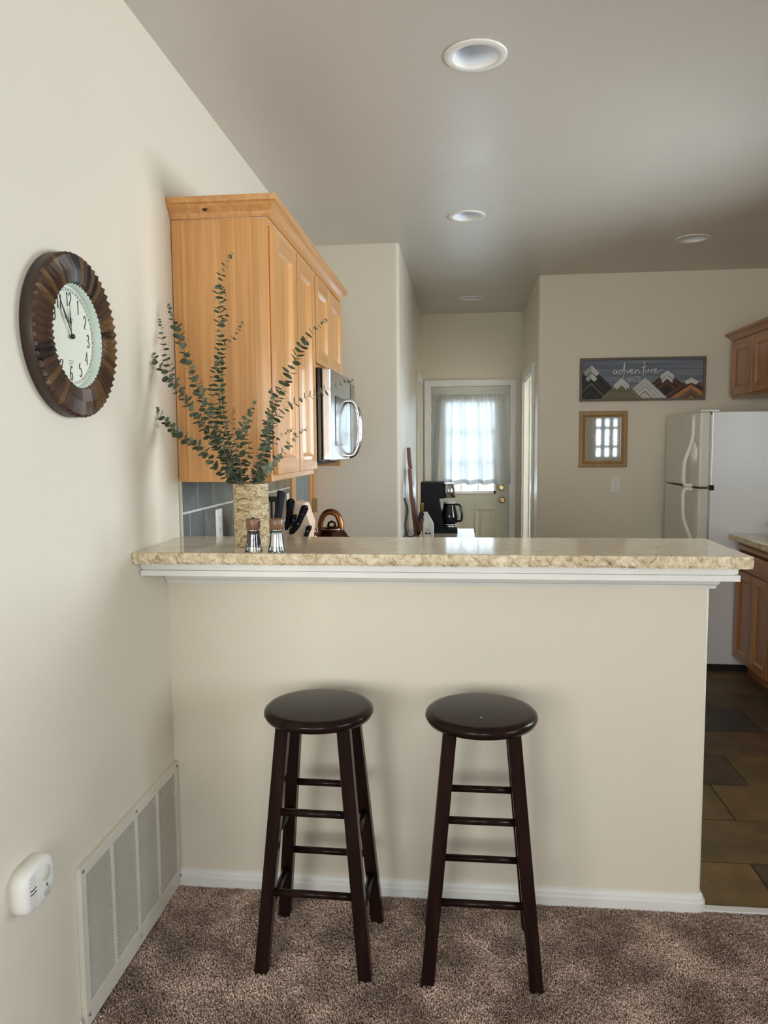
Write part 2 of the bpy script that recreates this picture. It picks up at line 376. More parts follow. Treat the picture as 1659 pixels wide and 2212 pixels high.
struct(holes_wall(B().m('wall'), 'y', -.7, B2, XR, XR+.1, 0, HC, [(.2, 1.9, 1.05, 2.2)]), 'wall_right', 'beige kitchen wall on the right', 'wall')
struct(bx('wall', XR, XLR, -.7, -.6, 0, HC), 'wall_return', 'beige return wall of the living room', 'wall')
struct(holes_wall(B().m('wall'), 'y', YR, -.6, XLR, XLR+.1, 0, HC, [(-3.6, -1.4, .8, 2.4)]), 'wall_living_right', 'beige living room side wall', 'wall')
WIN = [(-1.9, .1, .7, 2.4), (.7, 2.3, .9, 2.3), (3.42, 3.98, 1.2, 2.3)]
struct(holes_wall(B().m('wall'), 'x', XL, XLR, YR-.1, YR, 0, HC, WIN), 'wall_rear', 'beige living room window wall', 'wall')
struct(holes_wall(B().m('wall'), 'y', YR, -1.02, XL-.1, XL, 0, HC, [(-4.2, -2.4, .8, 2.3)]), 'wall_living_left', 'beige living room left wall', 'wall')
struct(bx('wall', XL-.1, -.1, -1.12, -1.02, 0, HC), 'wall_living_return', 'beige living room wall beside the clock wall', 'wall')
struct(holes_wall(B().m('wall'), 'x', X2+.1, XR+.1, B2, B2+.1, 0, HC, [(2.0, 3.0, .9, 2.2)]), 'wall_side_room', 'beige end wall of the side room off the hallway', 'wall')
# peninsula
pts = [(0, 0)]+arc(PW-.015, .015, .015, -90, 0, 4)+arc(PW-.015, PT-.015, .015, 0, 90, 4)+[(0, PT)]
struct(B().m('wall').prism([(x, y, 0) for x, y in pts], (0, 0, 1.125)), 'wall_peninsula', 'beige half wall of the breakfast bar behind the stools', 'wall')
# --- windows (frames + glass)
def window_unit(name, x0, x1, z0, z1, cols, rows, fx):
    b = B().m('trim')
    def P(a0, a1, c0, c1, t0=-.02, t1=.02):
        fx(b, a0, a1, t0, t1, c0, c1)
    w = .05; P(x0, x1, z0, z0+w, -.04, .05); P(x0, x1, z1-w, z1, -.04, .05); P(x0, x0+w, z0, z1, -.04, .05); P(x1-w, x1, z0, z1, -.04, .05)
    for i in range(1, cols): c = x0+(x1-x0)*i/cols; P(c-.012, c+.012, z0, z1)
    for i in range(1, rows): c = z0+(z1-z0)*i/rows; P(x0, x1, c-.012, c+.012)
    o = struct(b, name, 'white framed window with muntins', 'window')
    g = B().m('glass'); fx(g, x0+.02, x1-.02, -.002, .002, z0+.02, z1-.02); g.obj('pane', o)
    return o
window_unit('window_1', -1.9, .1, .7, 2.4, 4, 3, lambda b, a, c, t0, t1, d, e: b.box(a, c, YR-.05+t0, YR-.05+t1, d, e))
window_unit('window_2', .7, 2.3, .9, 2.3, 4, 3, lambda b, a, c, t0, t1, d, e: b.box(a, c, YR-.05+t0, YR-.05+t1, d, e))
window_unit('window_3', .2, 1.9, 1.05, 2.2, 2, 1, lambda b, a, c, t0, t1, d, e: b.box(XR+.05+t0, XR+.05+t1, a, c, d, e))
window_unit('window_6', -3.6, -1.4, .8, 2.4, 3, 2, lambda b, a, c, t0, t1, d, e: b.box(XLR+.05+t0, XLR+.05+t1, a, c, d, e))
window_unit('window_7', 2.0, 3.0, .9, 2.2, 2, 1, lambda b, a, c, t0, t1, d, e: b.box(a, c, B2+.05+t0, B2+.05+t1, d, e))
window_unit('window_4', -4.2, -2.4, .8, 2.3, 3, 2, lambda b, a, c, t0, t1, d, e: b.box(XL-.05+t0, XL-.05+t1, a, c, d, e))
b = B().m('trim')
for x in (3.42, 3.58, 3.735, 3.88): b.box(x, x+.075, YR-.09, YR, 1.2, 2.3)
for z in (1.2, 1.41, 1.76, 1.95, 2.27): b.box(3.42, 3.98, YR-.09, YR-.01, z, z+.05)
struct(b, 'window_5', 'narrow living room window with wide mullions', 'window')
bx('glass', 3.44, 3.96, YR-.052, YR-.048, 1.22, 2.28).obj('pane', o)

# --- floors
struct(bx('carpet', XL-.1, XLR+.1, YR-.1, 0.012, -.05, 0), 'floor', 'brown mottled carpet floor', 'floor')
b = B().m('grout').box(-.1, XR+.1, .012, B2+.1, -.05, -.004)
rows = [.012, .30, .612, .93, 1.247, 1.56, 1.91, 2.17, 2.45, 2.76, 3.07, 3.38, 3.69, 4.0, 4.3, 4.6, 4.9, 5.1]
joint = {2: 2.03, 3: 2.195, 5: 2.50, 1: 1.55, 0: 1.35, 4: 2.62, 6: 2.35, 7: 2.15}
rt = random.Random(3)
forced = {(5, 0): 1, (2, 1): 4, (3, 1): 2, (3, 0): 3, (1, 1): 2, (0, 1): 4, (4, 0): 0, (4, 1): 1, (2, 0): 2, (6, 0): 0, (6, 1): 3, (5, 1): 3}
for i in range(len(rows)-1):
    j0 = joint.get(i, rt.uniform(1.8, 2.4)); w = .62 if i in (1, 0) else .6; k0 = int(j0/w)+1
    for k in range(-k0-1, 4):
        a, c = j0+k*w, j0+(k+1)*w
        a, c = max(a, -.05), min(c, XR+.05)
        if c-a < .02: continue
        mi = forced.get((i, k+1), rt.choice([0, 0, 2, 3, 4, 1, 2])); b.m(SL[mi])
        g = .004; b.box(a+g, c-g, rows[i]+g, rows[i+1]-g, -.01, 0.0)
struct(b, 'floor_kitchen', 'brown and dark slate tile kitchen floor', 'floor')
struct(bx('trim', PW-.01, XLR, -.006, .02, -.01, .012), 'trim_2', 'pale threshold strip between carpet and slate tile', 'trim')
# carpet pile
rng = np.random.default_rng(5); N = 480000
x = rng.uniform(0.0, 2.9, N); y = rng.uniform(-1.25, -.004, N)
h = rng.uniform(.004, .009, N); a = rng.uniform(0, 2*PI, N); w = rng.uniform(.0013, .0024, N)
lx = rng.normal(0, .002, N); ly = rng.normal(0, .002, N)
co = np.empty((N, 4, 3), 'f4'); dx, dy = np.cos(a)*w, np.sin(a)*w
co[:, 0] = np.stack([x-dx, y-dy, 0*x-.001], 1); co[:, 1] = np.stack([x+dx, y+dy, 0*x-.001], 1)
co[:, 2] = np.stack([x+dx*.8+lx, y+dy*.8+ly, h], 1); co[:, 3] = np.stack([x-dx*.8+lx, y-dy*.8+ly, h], 1)
keep = (np.maximum(0, 1) > 0) & (co[:, :, 1].max(1) < -.003) & (co[:, :, 0].min(1) > .003)
co = co[keep]; N = len(co)
me = bpy.data.meshes.new('carpet_pile'); me.vertices.add(4*N); me.vertices.foreach_set('co', co.ravel())
me.loops.add(4*N); me.loops.foreach_set('vertex_index', np.arange(4*N, dtype='i4')); me.polygons.add(N)
me.polygons.foreach_set('loop_start', np.arange(0, 4*N, 4, dtype='i4')); me.update(calc_edges=True); me.materials.append(MT['pile'])
o = bpy.data.objects.new('carpet_pile', me); COL.objects.link(o); tag(o, 'short mottled brown carpet pile under the stools', 'carpet', kind='stuff')

# --- trims
# moulding under the bar top: upper board and lower cove
b = B().m('trim').box(.002, 1.712, -.212, .13, 1.118, 1.140); b.box(.003, 1.716, -.218, .131, 1.098, 1.114); b.box(.004, 1.705, -.205, .129, 1.112, 1.12)
prof = [(0, 1.04), (.018, 1.04), (.022, 1.05), (.03, 1.056), (.042, 1.078), (.05, 1.084), (.052, 1.099), (0, 1.099)]
path = [(.002, 0, 0, -1), (PW, 0, 1, -1), (PW, PT, 1, 1), (.3, PT, 0, 1)]
b.sweep(prof, [(x, y, nx*.5 if nx else 0, ny) for x, y, nx, ny in path])
struct(b, 'trim_1', 'white moulding under the stone bar top', 'trim')
prof = [(0, -.005), (.016, -.005), (.016, .035), (.012, .04), (.011, .048), (.006, .056), (0, .06)]
path = [(.002, 0, 0, -1)] + [(PW-.015+.015*math.cos(t), .015+.015*math.sin(t), math.cos(t), math.sin(t)) for t in [math.radians(-90+90*i/5) for i in range(6)]] + [(PW, PT, 1, 0)]
b = B().m('trim').sweep(prof, path)
struct(b, 'baseboard_peninsula', 'white baseboard along the foot of the bar wall', 'baseboard')
struct(bx('trim', 0, .012, -1.12, -.668, -.005, .05), 'baseboard_left', 'white baseboard on the left wall beside the air grille', 'baseboard', bevel=.003)
def base_run(name, *a): struct(bx('trim', *a), name, 'white baseboard in the kitchen', 'baseboard', bevel=.003)
base_run('baseboard_back', X2+.03, 3.3, B3-.013, B3, 0, .08)
# door casings
def casing_x(b, x0, x1, zt, y, w=.062, t=.018):   # around opening facing -Y
    b.box(x0-w, x0, y-t, y, 0, zt+w); b.box(x1, x1+w, y-t, y, 0, zt+w); b.box(x0, x1, y-t, y, zt, zt+w)
    b.box(x0-w+.001, x0-w+.013, y-t-.006, y-t, 0, zt+w-.013); b.box(x1+w-.013, x1+w-.001, y-t-.006, y-t, 0, zt+w-.013); b.box(x0-w+.001, x1+w-.001, y-t-.006, y-t, zt+w-.013, zt+w-.001)
    b.box(x0-.012, x0-.002, y+.002, y+.09, 0, zt+.012); b.box(x1+.002, x1+.012, y+.002, y+.09, 0, zt+.012); b.box(x0-.002, x1+.002, y+.002, y+.09, zt+.002, zt+.012)
    b.box(x0-.002, x0+.022, y+.074, y+.09, 0, zt+.002); b.box(x1-.022, x1+.002, y+.074, y+.09, 0, zt+.002); b.box(x0+.022, x1-.022, y+.074, y+.09, zt-.025, zt+.002)
b = B().m('trim'); casing_x(b, .664, 1.424, 2.047, B2)
struct(b, 'trim_3', 'white casing around the glazed back door', 'trim', bevel=.002)
b = B().m('trim')
for y0, y1 in ((4.208, 4.27), (4.94, 5.0)): b.box(X1, X1+.018, y0, y1, 0, 2.12)
b.box(X1, X1+.018, 4.271, 4.939, 2.06, 2.12)
struct(b, 'trim_4', 'white door casing on the left side of the hallway', 'trim', bevel=.002)
b = B().m('trim')
for y0, y1 in ((3.785, 3.85), (4.73, 4.795)): b.box(X2-.018, X2, y0, y1, 0, 2.13)
b.box(X2-.018, X2, 3.851, 4.729, 2.065, 2.13)
struct(b, 'trim_5', 'white door casing on the right side of the hallway', 'trim', bevel=.002)
d = struct(bx('trim', X1-.105, X1-.07, 4.272, 4.938, 0, 2.058), 'door_2', 'white closed door on the left side of the hallway', 'door')
b = B().m('trim').box(X2-.002, X2+.112, 3.848, 3.862, 0, 2.07).box(X2-.002, X2+.112, 4.718, 4.732, 0, 2.07).box(X2-.002, X2+.112, 3.862, 4.718, 2.05, 2.07)
b.box(X2+.05, X2+.09, 3.862, 3.872, 0, 2.05).box(X2+.05, X2+.09, 4.708, 4.718, 0, 2.05)
struct(b, 'trim_7', 'white jamb of the open doorway on the right side of the hallway', 'trim')
d = struct(bx('trim', X2+.115, X2+.93, 4.735, 4.77, .005, 2.04), 'door_3', 'white door standing open into the side room', 'door')
B().m('brass').lathe([(.012, 0), (.012, -.03), (.026, -.045), (.022, -.065), (.006, -.07)], (X2+.87, 4.735, .95), 'y', 16).obj('door_knob', d)

# --- back door (door_1)
YD = B2+.03
b = B().m('door_olive'); hx0, hx1, hz0, hz1 = .786, 1.298, 1.006, 1.915
b.box(.669, hx0, YD, YD+.04, .005, 2.04).box(hx1, 1.417, YD, YD+.04, .005, 2.04).box(hx0, hx1, YD, YD+.04, .005, hz0).box(hx0, hx1, YD, YD+.04, hz1, 2.04)
for x0, x1 in ((.80, .995), (1.095, 1.29)):
    for s_, o_ in ((.0, .006), (.02, .0)):
        pass
    z0, z1, i = .30, .855, .028
    b.hexa([(x0, YD, z0), (x1, YD, z0), (x1-i, YD-.0, z0+i), (x0+i, YD, z0+i), (x0, YD-.008, z0), (x1, YD-.008, z0), (x1-i, YD-.001, z0+i), (x0+i, YD-.001, z0+i)])
    b.hexa([(x0+i, YD, z1-i), (x1-i, YD, z1-i), (x1, YD, z1), (x0, YD, z1), (x0+i, YD-.001, z1-i), (x1-i, YD-.001, z1-i), (x1, YD-.008, z1), (x0, YD-.008, z1)])
    b.hexa([(x0, YD, z0), (x0+i, YD, z0+i), (x0+i, YD, z1-i), (x0, YD, z1), (x0, YD-.008, z0), (x0+i, YD-.001, z0+i), (x0+i, YD-.001, z1-i), (x0, YD-.008, z1)])
    b.hexa([(x1-i, YD, z0+i), (x1, YD, z0), (x1, YD, z1), (x1-i, YD, z1-i), (x1-i, YD-.001, z0+i), (x1, YD-.008, z0), (x1, YD-.008, z1), (x1-i, YD-.001, z1-i)])
    b.box(x0+.05, x1-.05, YD-.006, YD, z0+.05, z1-.05)
door1 = struct(b, 'door_1', 'olive painted back door with a glazed upper half', 'door')
b = B().m('trim')
w = .026; b.box(hx0, hx1, YD-.012, YD+.045, hz0, hz0+w).box(hx0, hx1, YD-.012, YD+.045, hz1-w, hz1).box(hx0, hx0+w, YD-.012, YD+.045, hz0, hz1).box(hx1-w, hx1, YD-.012, YD+.045, hz0, hz1)
for x in (.957, 1.124): b.box(x-.009, x+.009, YD+.004, YD+.03, hz0, hz1)
for z in (1.303, 1.601): b.box(hx0, hx1, YD+.004, YD+.03, z-.009, z+.009)
b.obj('window_frame', door1, bevel=.002)
bx('glass', hx0+.01, hx1-.01, YD+.015, YD+.019, hz0+.01, hz1-.01).obj('pane', door1)
b = B().m('brass').lathe([(.03, 0), (.03, -.006), (.014, -.012), (.014, -.03), (.026, -.042), (.028, -.055), (.018, -.064), (.008, -.062), (.008, -.058)], (1.355, YD, .944), 'y', 20); b.obj('door_knob', door1)
b = B().m('brass').lathe([(.029, 0), (.029, -.008), (.022, -.014), (.018, -.014)], (1.348, YD, 1.062), 'y', 20).box(1.344, 1.352, YD-.034, YD-.012, 1.045, 1.08); b.obj('deadbolt', door1)
for z in (1.75, 1.0, .25): bx('screw', .660, .668, YD-.012, YD+.01, z-.045, z+.045).obj('hinge', door1)

# pantry door in the left wall beyond the range
b = B().m('wood').box(0, .02, 1.745, 1.80, 0, 2.1).box(0, .02, 2.36, 2.44, 0, 2.1).box(0, .02, 1.80, 2.36, 2.04, 2.1)
struct(b, 'trim_6', 'alder casing of the pantry door beyond the microwave', 'trim', bevel=.003)
b = B().m('wood').box(0, .012, 1.80, 1.88, 0, 2.04).box(0, .012, 2.27, 2.36, 0, 2.04).box(0, .012, 1.88, 2.27, 0, .2).box(0, .012, 1.88, 2.27, 1.9, 2.04)
pd = struct(b, 'door_4', 'alder pantry door with a frosted etched pane', 'door')
bx('frosted', .001, .006, 1.88, 2.27, .2, 1.9).obj('pane', pd)
b = B().m('etch')
for k in range(3):
    yy = 1.96+.1*k; stroke(b, [(yy, .6), (yy+.02, .95), (yy-.01, 1.2), (yy+.03, 1.5)], .006, lambda x, y, h: (.006+h, x, y), .001)
    for j in range(9): z = .75+.09*j; stroke(b, [(yy, z), (yy+(.03 if j % 2 else -.03), z+.04)], .012, lambda x, y, h: (.006+h, x, y), .001, smooth=False)
b.obj('etched_leaves', pd)
bx('brass', .02, .045, 2.33, 2.344, 1.06, 1.15).obj('hinge', pd)

# --- backsplash
b = B().m('wgrout').box(.0005, .008, .115, 1.745, .91, 1.372); rt = random.Random(11)
for zi, (z0, z1, off) in enumerate(((1.256, 1.372, .275), (1.087, 1.248, .19), (.92, 1.079, .275))):
    y = off-.165
    while y < 1.745:
        a, c = max(y, .122), min(y+.165, 1.742); y += .165
        if c-a < .02: continue
        k = 0 if a < .42 and zi < 2 and not (zi == 1 and a > .33) else (1 if a < .62 else rt.choice([1, 2, 2]))
        b.m(WT[k]).box(.004, .0105, a+.0045, c-.0045, z0, z1)
struct(b, 'wall_backsplash', 'slate tile backsplash under the alder wall cabinets', 'wall', bevel=.001)

# --- switch and outlet plates
def outlet(name, label, c, n, w=.07, h=.115, duplex=True):
    """c centre on wall, n normal axis '+x','-x','-y'"""
    t = thing(name, label, 'outlet' if duplex else 'switch', c)
    M = {'+x': Matrix(((0, 0, 1, 0), (1, 0, 0, 0), (0, 1, 0, 0), (0, 0, 0, 1))), '-x': Matrix(((0, 0, -1, 0), (-1, 0, 0, 0), (0, 1, 0, 0), (0, 0, 0, 1))), '-y': Matrix(((1, 0, 0, 0), (0, 0, -1, 0), (0, 1, 0, 0), (0, 0, 0, 1)))}[n]
    M = Matrix.Translation(c) @ M
    b = B().m('white'); b.M = M; b.box(-w/2, w/2, -h/2, h/2, 0, .006); b.obj('plate', t, bevel=.003)
    if duplex:
        for s in (-1, 1):
            b = B().m('white'); b.M = M
            b.prism([(.017*math.cos(a), s*.024+max(-.014, min(.014, .018*math.sin(a))), .006) for a in [2*PI*i/16 for i in range(16)]], (0, 0, .003) if n != '-x' else (0, 0, .003))
            b.m('ink'); b.box(-.008, -.006, s*.024-.001, s*.024+.008, .009, .0095).box(.006, .008, s*.024-.001, s*.024+.006, .009, .0095).box(-.002, .002, s*.024-.01, s*.024-.006, .009, .0095)
            b.obj('socket', t)
    else:
        b = B().m('white'); b.M = M; b.hexa([(-.006, -.012, .006), (.006, -.012, .006), (.006, .012, .006), (-.006, .012, .006), (-.004, .0, .018), (.004, .0, .018), (.004, .01, .014), (-.004, .01, .014)]); b.obj('toggle', t)
    return t
outlet('wall_outlet', 'white duplex outlet on the back wall below the mirror', (2.121, B3-.001, 1.172), '-y')
outlet('wall_outlet', 'white outlet on slate backsplash left of the bark vase', (.0108, .487, 1.178), '+x', .075, .12)
outlet('wall_outlet', 'small white outlet on far end of slate backsplash above the knives', (.0108, 1.66, 1.17), '+x', .05, .11)
outlet('wall_outlet', 'white outlet behind the leaning wooden paddle', (X1+.001, 2.69, 1.165), '+x')
outlet('light_switch', 'white light switch beside the back door on the hallway right wall', (X2-.001, 4.86, 1.17), '-x', duplex=False)

# ------------------------------------------------------------------ ceiling lights
LL = ['nearest recessed ceiling light with a wide white trim above the bar', 'recessed ceiling light in the middle, in front of the hallway', 'recessed ceiling light on the right in front of the wooden sign', 'small far recessed ceiling light in the hallway before the back door']
for (lx, ly), lab in zip(LIGHTS, LL):
    t = thing('recessed_light', lab, 'ceiling light', (lx, ly, HC), 'recessed ceiling lights')
    B().m('white').lathe([(.103, 0), (.1025, -.003), (.100, -.0045), (.077, -.0055), (.0745, -.003), (.074, .01)], (lx, ly, HC), 'z', 40, False, False).obj('trim_ring', t)
    B().m('reflector').lathe([(.0745, .0), (.072, .05), (.064, .10), (.05, .135), (.02, .15)], (lx, ly, HC), 'z', 40, False, True).obj('reflector', t)
    B().m('reflector').lathe([(.015, .145), (.03, .12), (.047, .08), (.048, .066), (.035, .056), (.0, .052)], (lx, ly, HC), 'z', 24).obj('bulb', t)

# ------------------------------------------------------------------ bar countertop with chiselled front
b = B().m('stone'); rr = random.Random(2)
X0c, X1c, Yf, Yb, Zt, Zb = .002, 1.7315, -.265, .136, 1.1735, 1.140
b.box(X0c, X1c-.008, Yf+.01, Yb, Zb, Zt)
top = b.obj('bar_countertop'); tag(top, 'long beige polished stone breakfast bar top with a rough chiselled edge', 'countertop')
def rough_edge(p0, p1, n, outv):
    p0, p1, outv = Vector(p0), Vector(p1), Vector(outv); b = B().m('stone_edge'); rows_ = []
    for i in range(n+1):
        p = p0.lerp(p1, i/n); r = []
        for k, (o_, z) in enumerate(((0, Zt), (.0085, Zt-.0005), (.010, Zt-.008), (.010, Zt-.017), (.009, Zt-.026), (.0055, Zb), (0, Zb))):
            j = rr.uniform(-.0028, .0022) if 1 < k < 6 else (rr.uniform(-.0008, .0006) if k == 1 else 0)
            zz = z+(rr.uniform(-.0018, .0018) if 1 < k < 6 else 0)
            q = p+outv*(o_+j); r.append((q.x, q.y, zz))
        rows_.append(r)
    b.loops(rows_, True, True, True, False); return b
rough_edge((X0c, Yf+.01, 0), (X1c-.0, Yf+.01, 0), 300, (0, -1, 0)).obj('chiselled_edge', top)
rough_edge((X1c-.008, Yf+.006, 0), (X1c-.008, Yb, 0), 70, (1, 0, 0)).obj('chiselled_edge', top)

# ------------------------------------------------------------------ bar stools
def stool(cx, cy, label, rz=0):
    t = thing('bar_stool', label, 'stool', (cx, cy, 0), 'dark bar stools at the bar')
    zt = .735; R_ = .158
    prof = [(0, zt-.034), (R_-.02, zt-.034), (R_-.006, zt-.030), (R_, zt-.018), (R_-.002, zt-.009), (R_-.010, zt-.002), (R_-.022, zt), (0, zt)]
    B().m('espresso').lathe(prof, (cx, cy, 0), 'z', 64).obj('seat', t)
    H = zt-.034; bt, tp = (.148, .130), (.086, .078)       # centre offsets of the legs at floor and under the seat
    def leg_at(sx, sy, z):
        k = z/H; return Vector((cx+sx*(bt[0]+(tp[0]-bt[0])*k), cy+sy*(bt[1]+(tp[1]-bt[1])*k), z))
    for sx in (-1, 1):
        for sy in (-1, 1):
            a, c = leg_at(sx, sy, 0), leg_at(sx, sy, H); w = .0185
            b = B().m('espresso')
            P = lambda q, z: [(q.x-w, q.y-w, z), (q.x+w, q.y-w, z), (q.x+w, q.y+w, z), (q.x-w, q.y+w, z)]
            b.hexa(P(a, 0)+P(c, H)); b.obj('leg', t, bevel=.004)
    for sy, zs in ((-1, (.455, .228)), (1, (.455, .228))):
        for z in zs:
            zz = z-(.0 if sy < 0 else .0); p, q = leg_at(-1, sy, zz), leg_at(1, sy, zz)
            B().m('espresso').tube([p, q], .0105, 12).obj('rung', t)
    for sx in (-1, 1):
        for z in (.375, .17):
            p, q = leg_at(sx, -1, z), leg_at(sx, 1, z); B().m('espresso').tube([p, q], .0105, 12).obj('rung', t)
    if rz:
        t.rotation_euler = (0, 0, rz)
    return t
stool(.545, -.262, 'round dark espresso wooden bar stool on the left, nearer the wall vent', -.02)
stool(1.01, -.265, 'round dark espresso wooden bar stool on the right, pale fleck on its seat')
b = B().m('salt').lathe([(.002, 0), (.002, .0006), (.0, .0008)], (1.008, -.33, .735), 'z', 8).obj('crumb'); tag(b, 'tiny white crumb lying on the seat of the right stool', 'crumb')

# ------------------------------------------------------------------ wall clock
cy0, cz0, D = -.583, 1.746, .041
t = thing('wall_clock', 'round wall clock with a pleated dark brown frame on the left wall', 'clock', (0, cy0, cz0))
B().m('clock_rim').lathe([(.19, 0), (.194, .004), (.194, D-.012), (.190, D-.006), (.128, D-.006), (.126, .007)], (0, cy0, cz0), 'x', 96, True, False).obj('rim', t)
b = B(); NF = 58; rings = {}
rc = random.Random(9)
for i in range(NF):
    b.m(CKM[rc.choice([0, 0, 1, 1, 2, 3])]); a0, a1, a2 = [2*PI*(i+q)/NF for q in (0, .5, 1)]
    def pt(a, r, xx): return (xx, cy0+r*math.cos(a), cz0+r*math.sin(a))
    for (p, q, hp, hq) in ((a0, a1, 0, 1), (a1, a2, 1, 0)):
        vs = []
        for (a, h) in ((p, hp), (q, hq)):
            vs.append([pt(a, .121+.004*h, D-.012+.004*h), pt(a, .125+.003*h, D-.004+.007*h), pt(a, .156, D-.004+.009*h), pt(a, .187+.002*h, D-.006+.007*h), pt(a, .193+.002*h, D-.014+.006*h)])
        for k in range(4): b.f([b.v(vs[0][k]), b.v(vs[0][k+1]), b.v(vs[1][k+1]), b.v(vs[1][k])])
b.obj('pleated_frame', t)
B().m('clock_band').lathe([(.1255, .008), (.1255, D-.010), (.122, D-.010), (.1205, .011)], (0, cy0, cz0), 'x', 80, False, False).obj('inner_band', t)
dial = B().m('clock_face').lathe([(.1252, .006), (.1252, .0115)], (0, cy0, cz0), 'x', 80).obj('dial', t)
def cl(x, y, h): return (.0118+h, cy0+x, cz0+y)     # dial plane: +Y is to the right of the dial
for n in range(1, 13):
    b = B().m('ink')
    a = PI/2-2*PI*n/12; r = .088; s_ = str(n); sc = .0165; w1 = .0052 if True else 0
    tw = len(s_)*.82*sc
    for k, ch in enumerate(s_):
        ox = r*math.cos(a)-tw/2+k*sc*.82; oy = r*math.sin(a)-sc*.95
        for st in DIG[ch]:
            stroke(b, [(ox+p[0]*sc*.82, oy+p[1]*sc*1.22) for p in st], .0034, cl, .0004, .72, smooth=len(st) > 4)
    b.obj('numeral', t)
b = B().m('ink')
for n in range(60):
    a = 2*PI*n/60; r0, r1 = .1085, .1135
    stroke(b, [(r0*math.cos(a), r0*math.sin(a)), (r1*math.cos(a), r1*math.sin(a))], .0011 if n % 5 else .0022, cl, .0003, smooth=False)
for r in (.1083, .1137):
    stroke(b, [(r*math.cos(2*PI*i/90), r*math.sin(2*PI*i/90)) for i in range(91)], .0006, cl, .0003, smooth=False)
b.obj('minute_track', t)
for (x0, y0, w_) in ((-.02, .043, .04), (-.013, .036, .026), (-.012, -.058, .024), (-.01, -.064, .02), (-.008, -.07, .016)):
    b = B().m('ink2'); n = int(w_/.003); stroke(b, [(x0+w_*i/n, y0+.0016*(-1)**i) for i in range(n+1)], .0006, cl, .0002); b.obj('script_line', t)
def hand(name, ang, L, w, h):
    c, s = math.cos(ang), math.sin(ang); b = B().m('ink')
    pr = [(-.0, w*.25), (.35*L, w*.3), (.5*L, w), (.62*L, w*.7), (L, .0003), (L, -.0003), (.62*L, -w*.7), (.5*L, -w), (.35*L, -w*.3), (0, -w*.25)]
    b.prism([cl(p*c-q*s, p*s+q*c, h) for p, q in pr], (.0008, 0, 0)); b.obj(name, t)
hand('hour_hand', PI/2-math.radians(-3), .068, .0042, .004)
hand('minute_hand', PI/2+math.radians(33), .103, .004, .007)
B().m('ink').lathe([(.006, 0), (.006, .006), (.003, .008)], (.012+.004, cy0, cz0), 'x', 16).obj('hub', t)

# ------------------------------------------------------------------ carbon monoxide alarm
ay, az = -.862, .528
t = thing('carbon_monoxide_alarm', 'white rounded gas alarm with slotted face on the left wall beside the grille', 'alarm', (0, ay, az))
def sup(w, h, n=28, e=3.2):
    o = []
    for i in range(n):
        a = 2*PI*i/n; c, s = math.cos(a), math.sin(a); o.append((w*math.copysign(abs(c)**(2/e), c), h*math.copysign(abs(s)**(2/e), s)))
    return o
rings = []
for sc_, x_ in ((1.0, 0), (1.0, .022), (.97, .031), (.9, .037), (.75, .040), (.4, .0415)):
    rings.append([(x_, ay+sc_*p*1.0, az+sc_*q) for p, q in sup(.061, .052, 40, 3.3)])
B().m('white').loops(rings).obj('housing', t)
def al(x, y, h): return (.041+h, ay+x, az+y)
b = B().m('offwhite')
for i in range(9):
    zz = -.034+.0085*i; hw = .013*math.sqrt(max(.15, 1-(zz/.045)**2)); stroke(b, [(-.032-hw, zz), (-.032, zz-.0015), (-.032+hw, zz)], .0035, al, .0006)
b.obj('vent_ribs', t)
b = B().m('ink')
for zz in (-.001, .0075): stroke(b, [(-.043, zz), (-.032, zz-.0015), (-.021, zz)], .0022, al, .0012)
b.obj('sounder_slot', t)
b = B().m('offwhite').lathe([(.0175, 0), (.0175, .002), (.016, .0035), (.0, .004)], (.0395, ay+.018, az+.016), 'x', 24); b.obj('test_button', t)
b = B().m('ink2').lathe([(.0045, 0), (.0045, .0012)], (.0405, ay+.02, az-.012), 'x', 12); b.obj('indicator', t)
b = B().m('ink2')
for i, ww in enumerate((.028, .026, .018)): stroke(b, [(.02-ww/2, -.022-.006*i), (.02+ww/2, -.022-.006*i)], .0014, al, .0006, smooth=False)
b.obj('printed_lines', t)

# ------------------------------------------------------------------ return air grille
y0, y1, z0, z1 = -.652, -.004, .012, .436
t = thing('return_air_grille', 'large white louvred return air grille low on the left wall', 'vent', (0, (y0+y1)/2, z0))
cols = 4; mg = .028; zi0, zi1 = z0+.055, z1-.03; bar = .016
cw = (y1-y0-2*mg-bar*(cols-1))/cols
b = B().m('offwhite').box(0, .014, y0, y1, z0, zi0).box(0, .014, y0, y1, zi1, z1).box(0, .014, y0, y0+mg, zi0, zi1).box(0, .014, y1-mg, y1, zi0, zi1)
for i in range(1, cols): yy = y0+mg+i*cw+(i-1)*bar; b.box(0, .014, yy, yy+bar, zi0, zi1)
b.obj('frame', t, bevel=.0015)
bx('dark', .0005, .002, y0+.01, y1-.01, zi0-.01, zi1+.01).obj('backing', t)
n = 34
for c in range(cols):
    b = B().m('offwhite'); ya = y0+mg+c*(cw+bar)
    for k in range(n):
        z = zi0+(zi1-zi0)*k/n; hh = (zi1-zi0)/n
        b.hexa([(.0025, ya, z+hh*.28), (.0025, ya+cw-.009, z+hh*.28), (.0025, ya+cw-.009, z+hh*.4), (.0025, ya, z+hh*.4), (.0125, ya, z), (.0125, ya+cw-.002, z), (.0128, ya+cw-.002, z+hh*.16), (.0128, ya, z+hh*.16)])
    b.obj('louvers', t)
for yy in (y0+.014, (y0+y1)/2, y1-.012):
    for zz in (z0+.03, z1-.013): B().m('screw').lathe([(.0045, 0), (.004, .002), (.001, .0028)], (.014, yy, zz), 'x', 10).obj('screw', t)

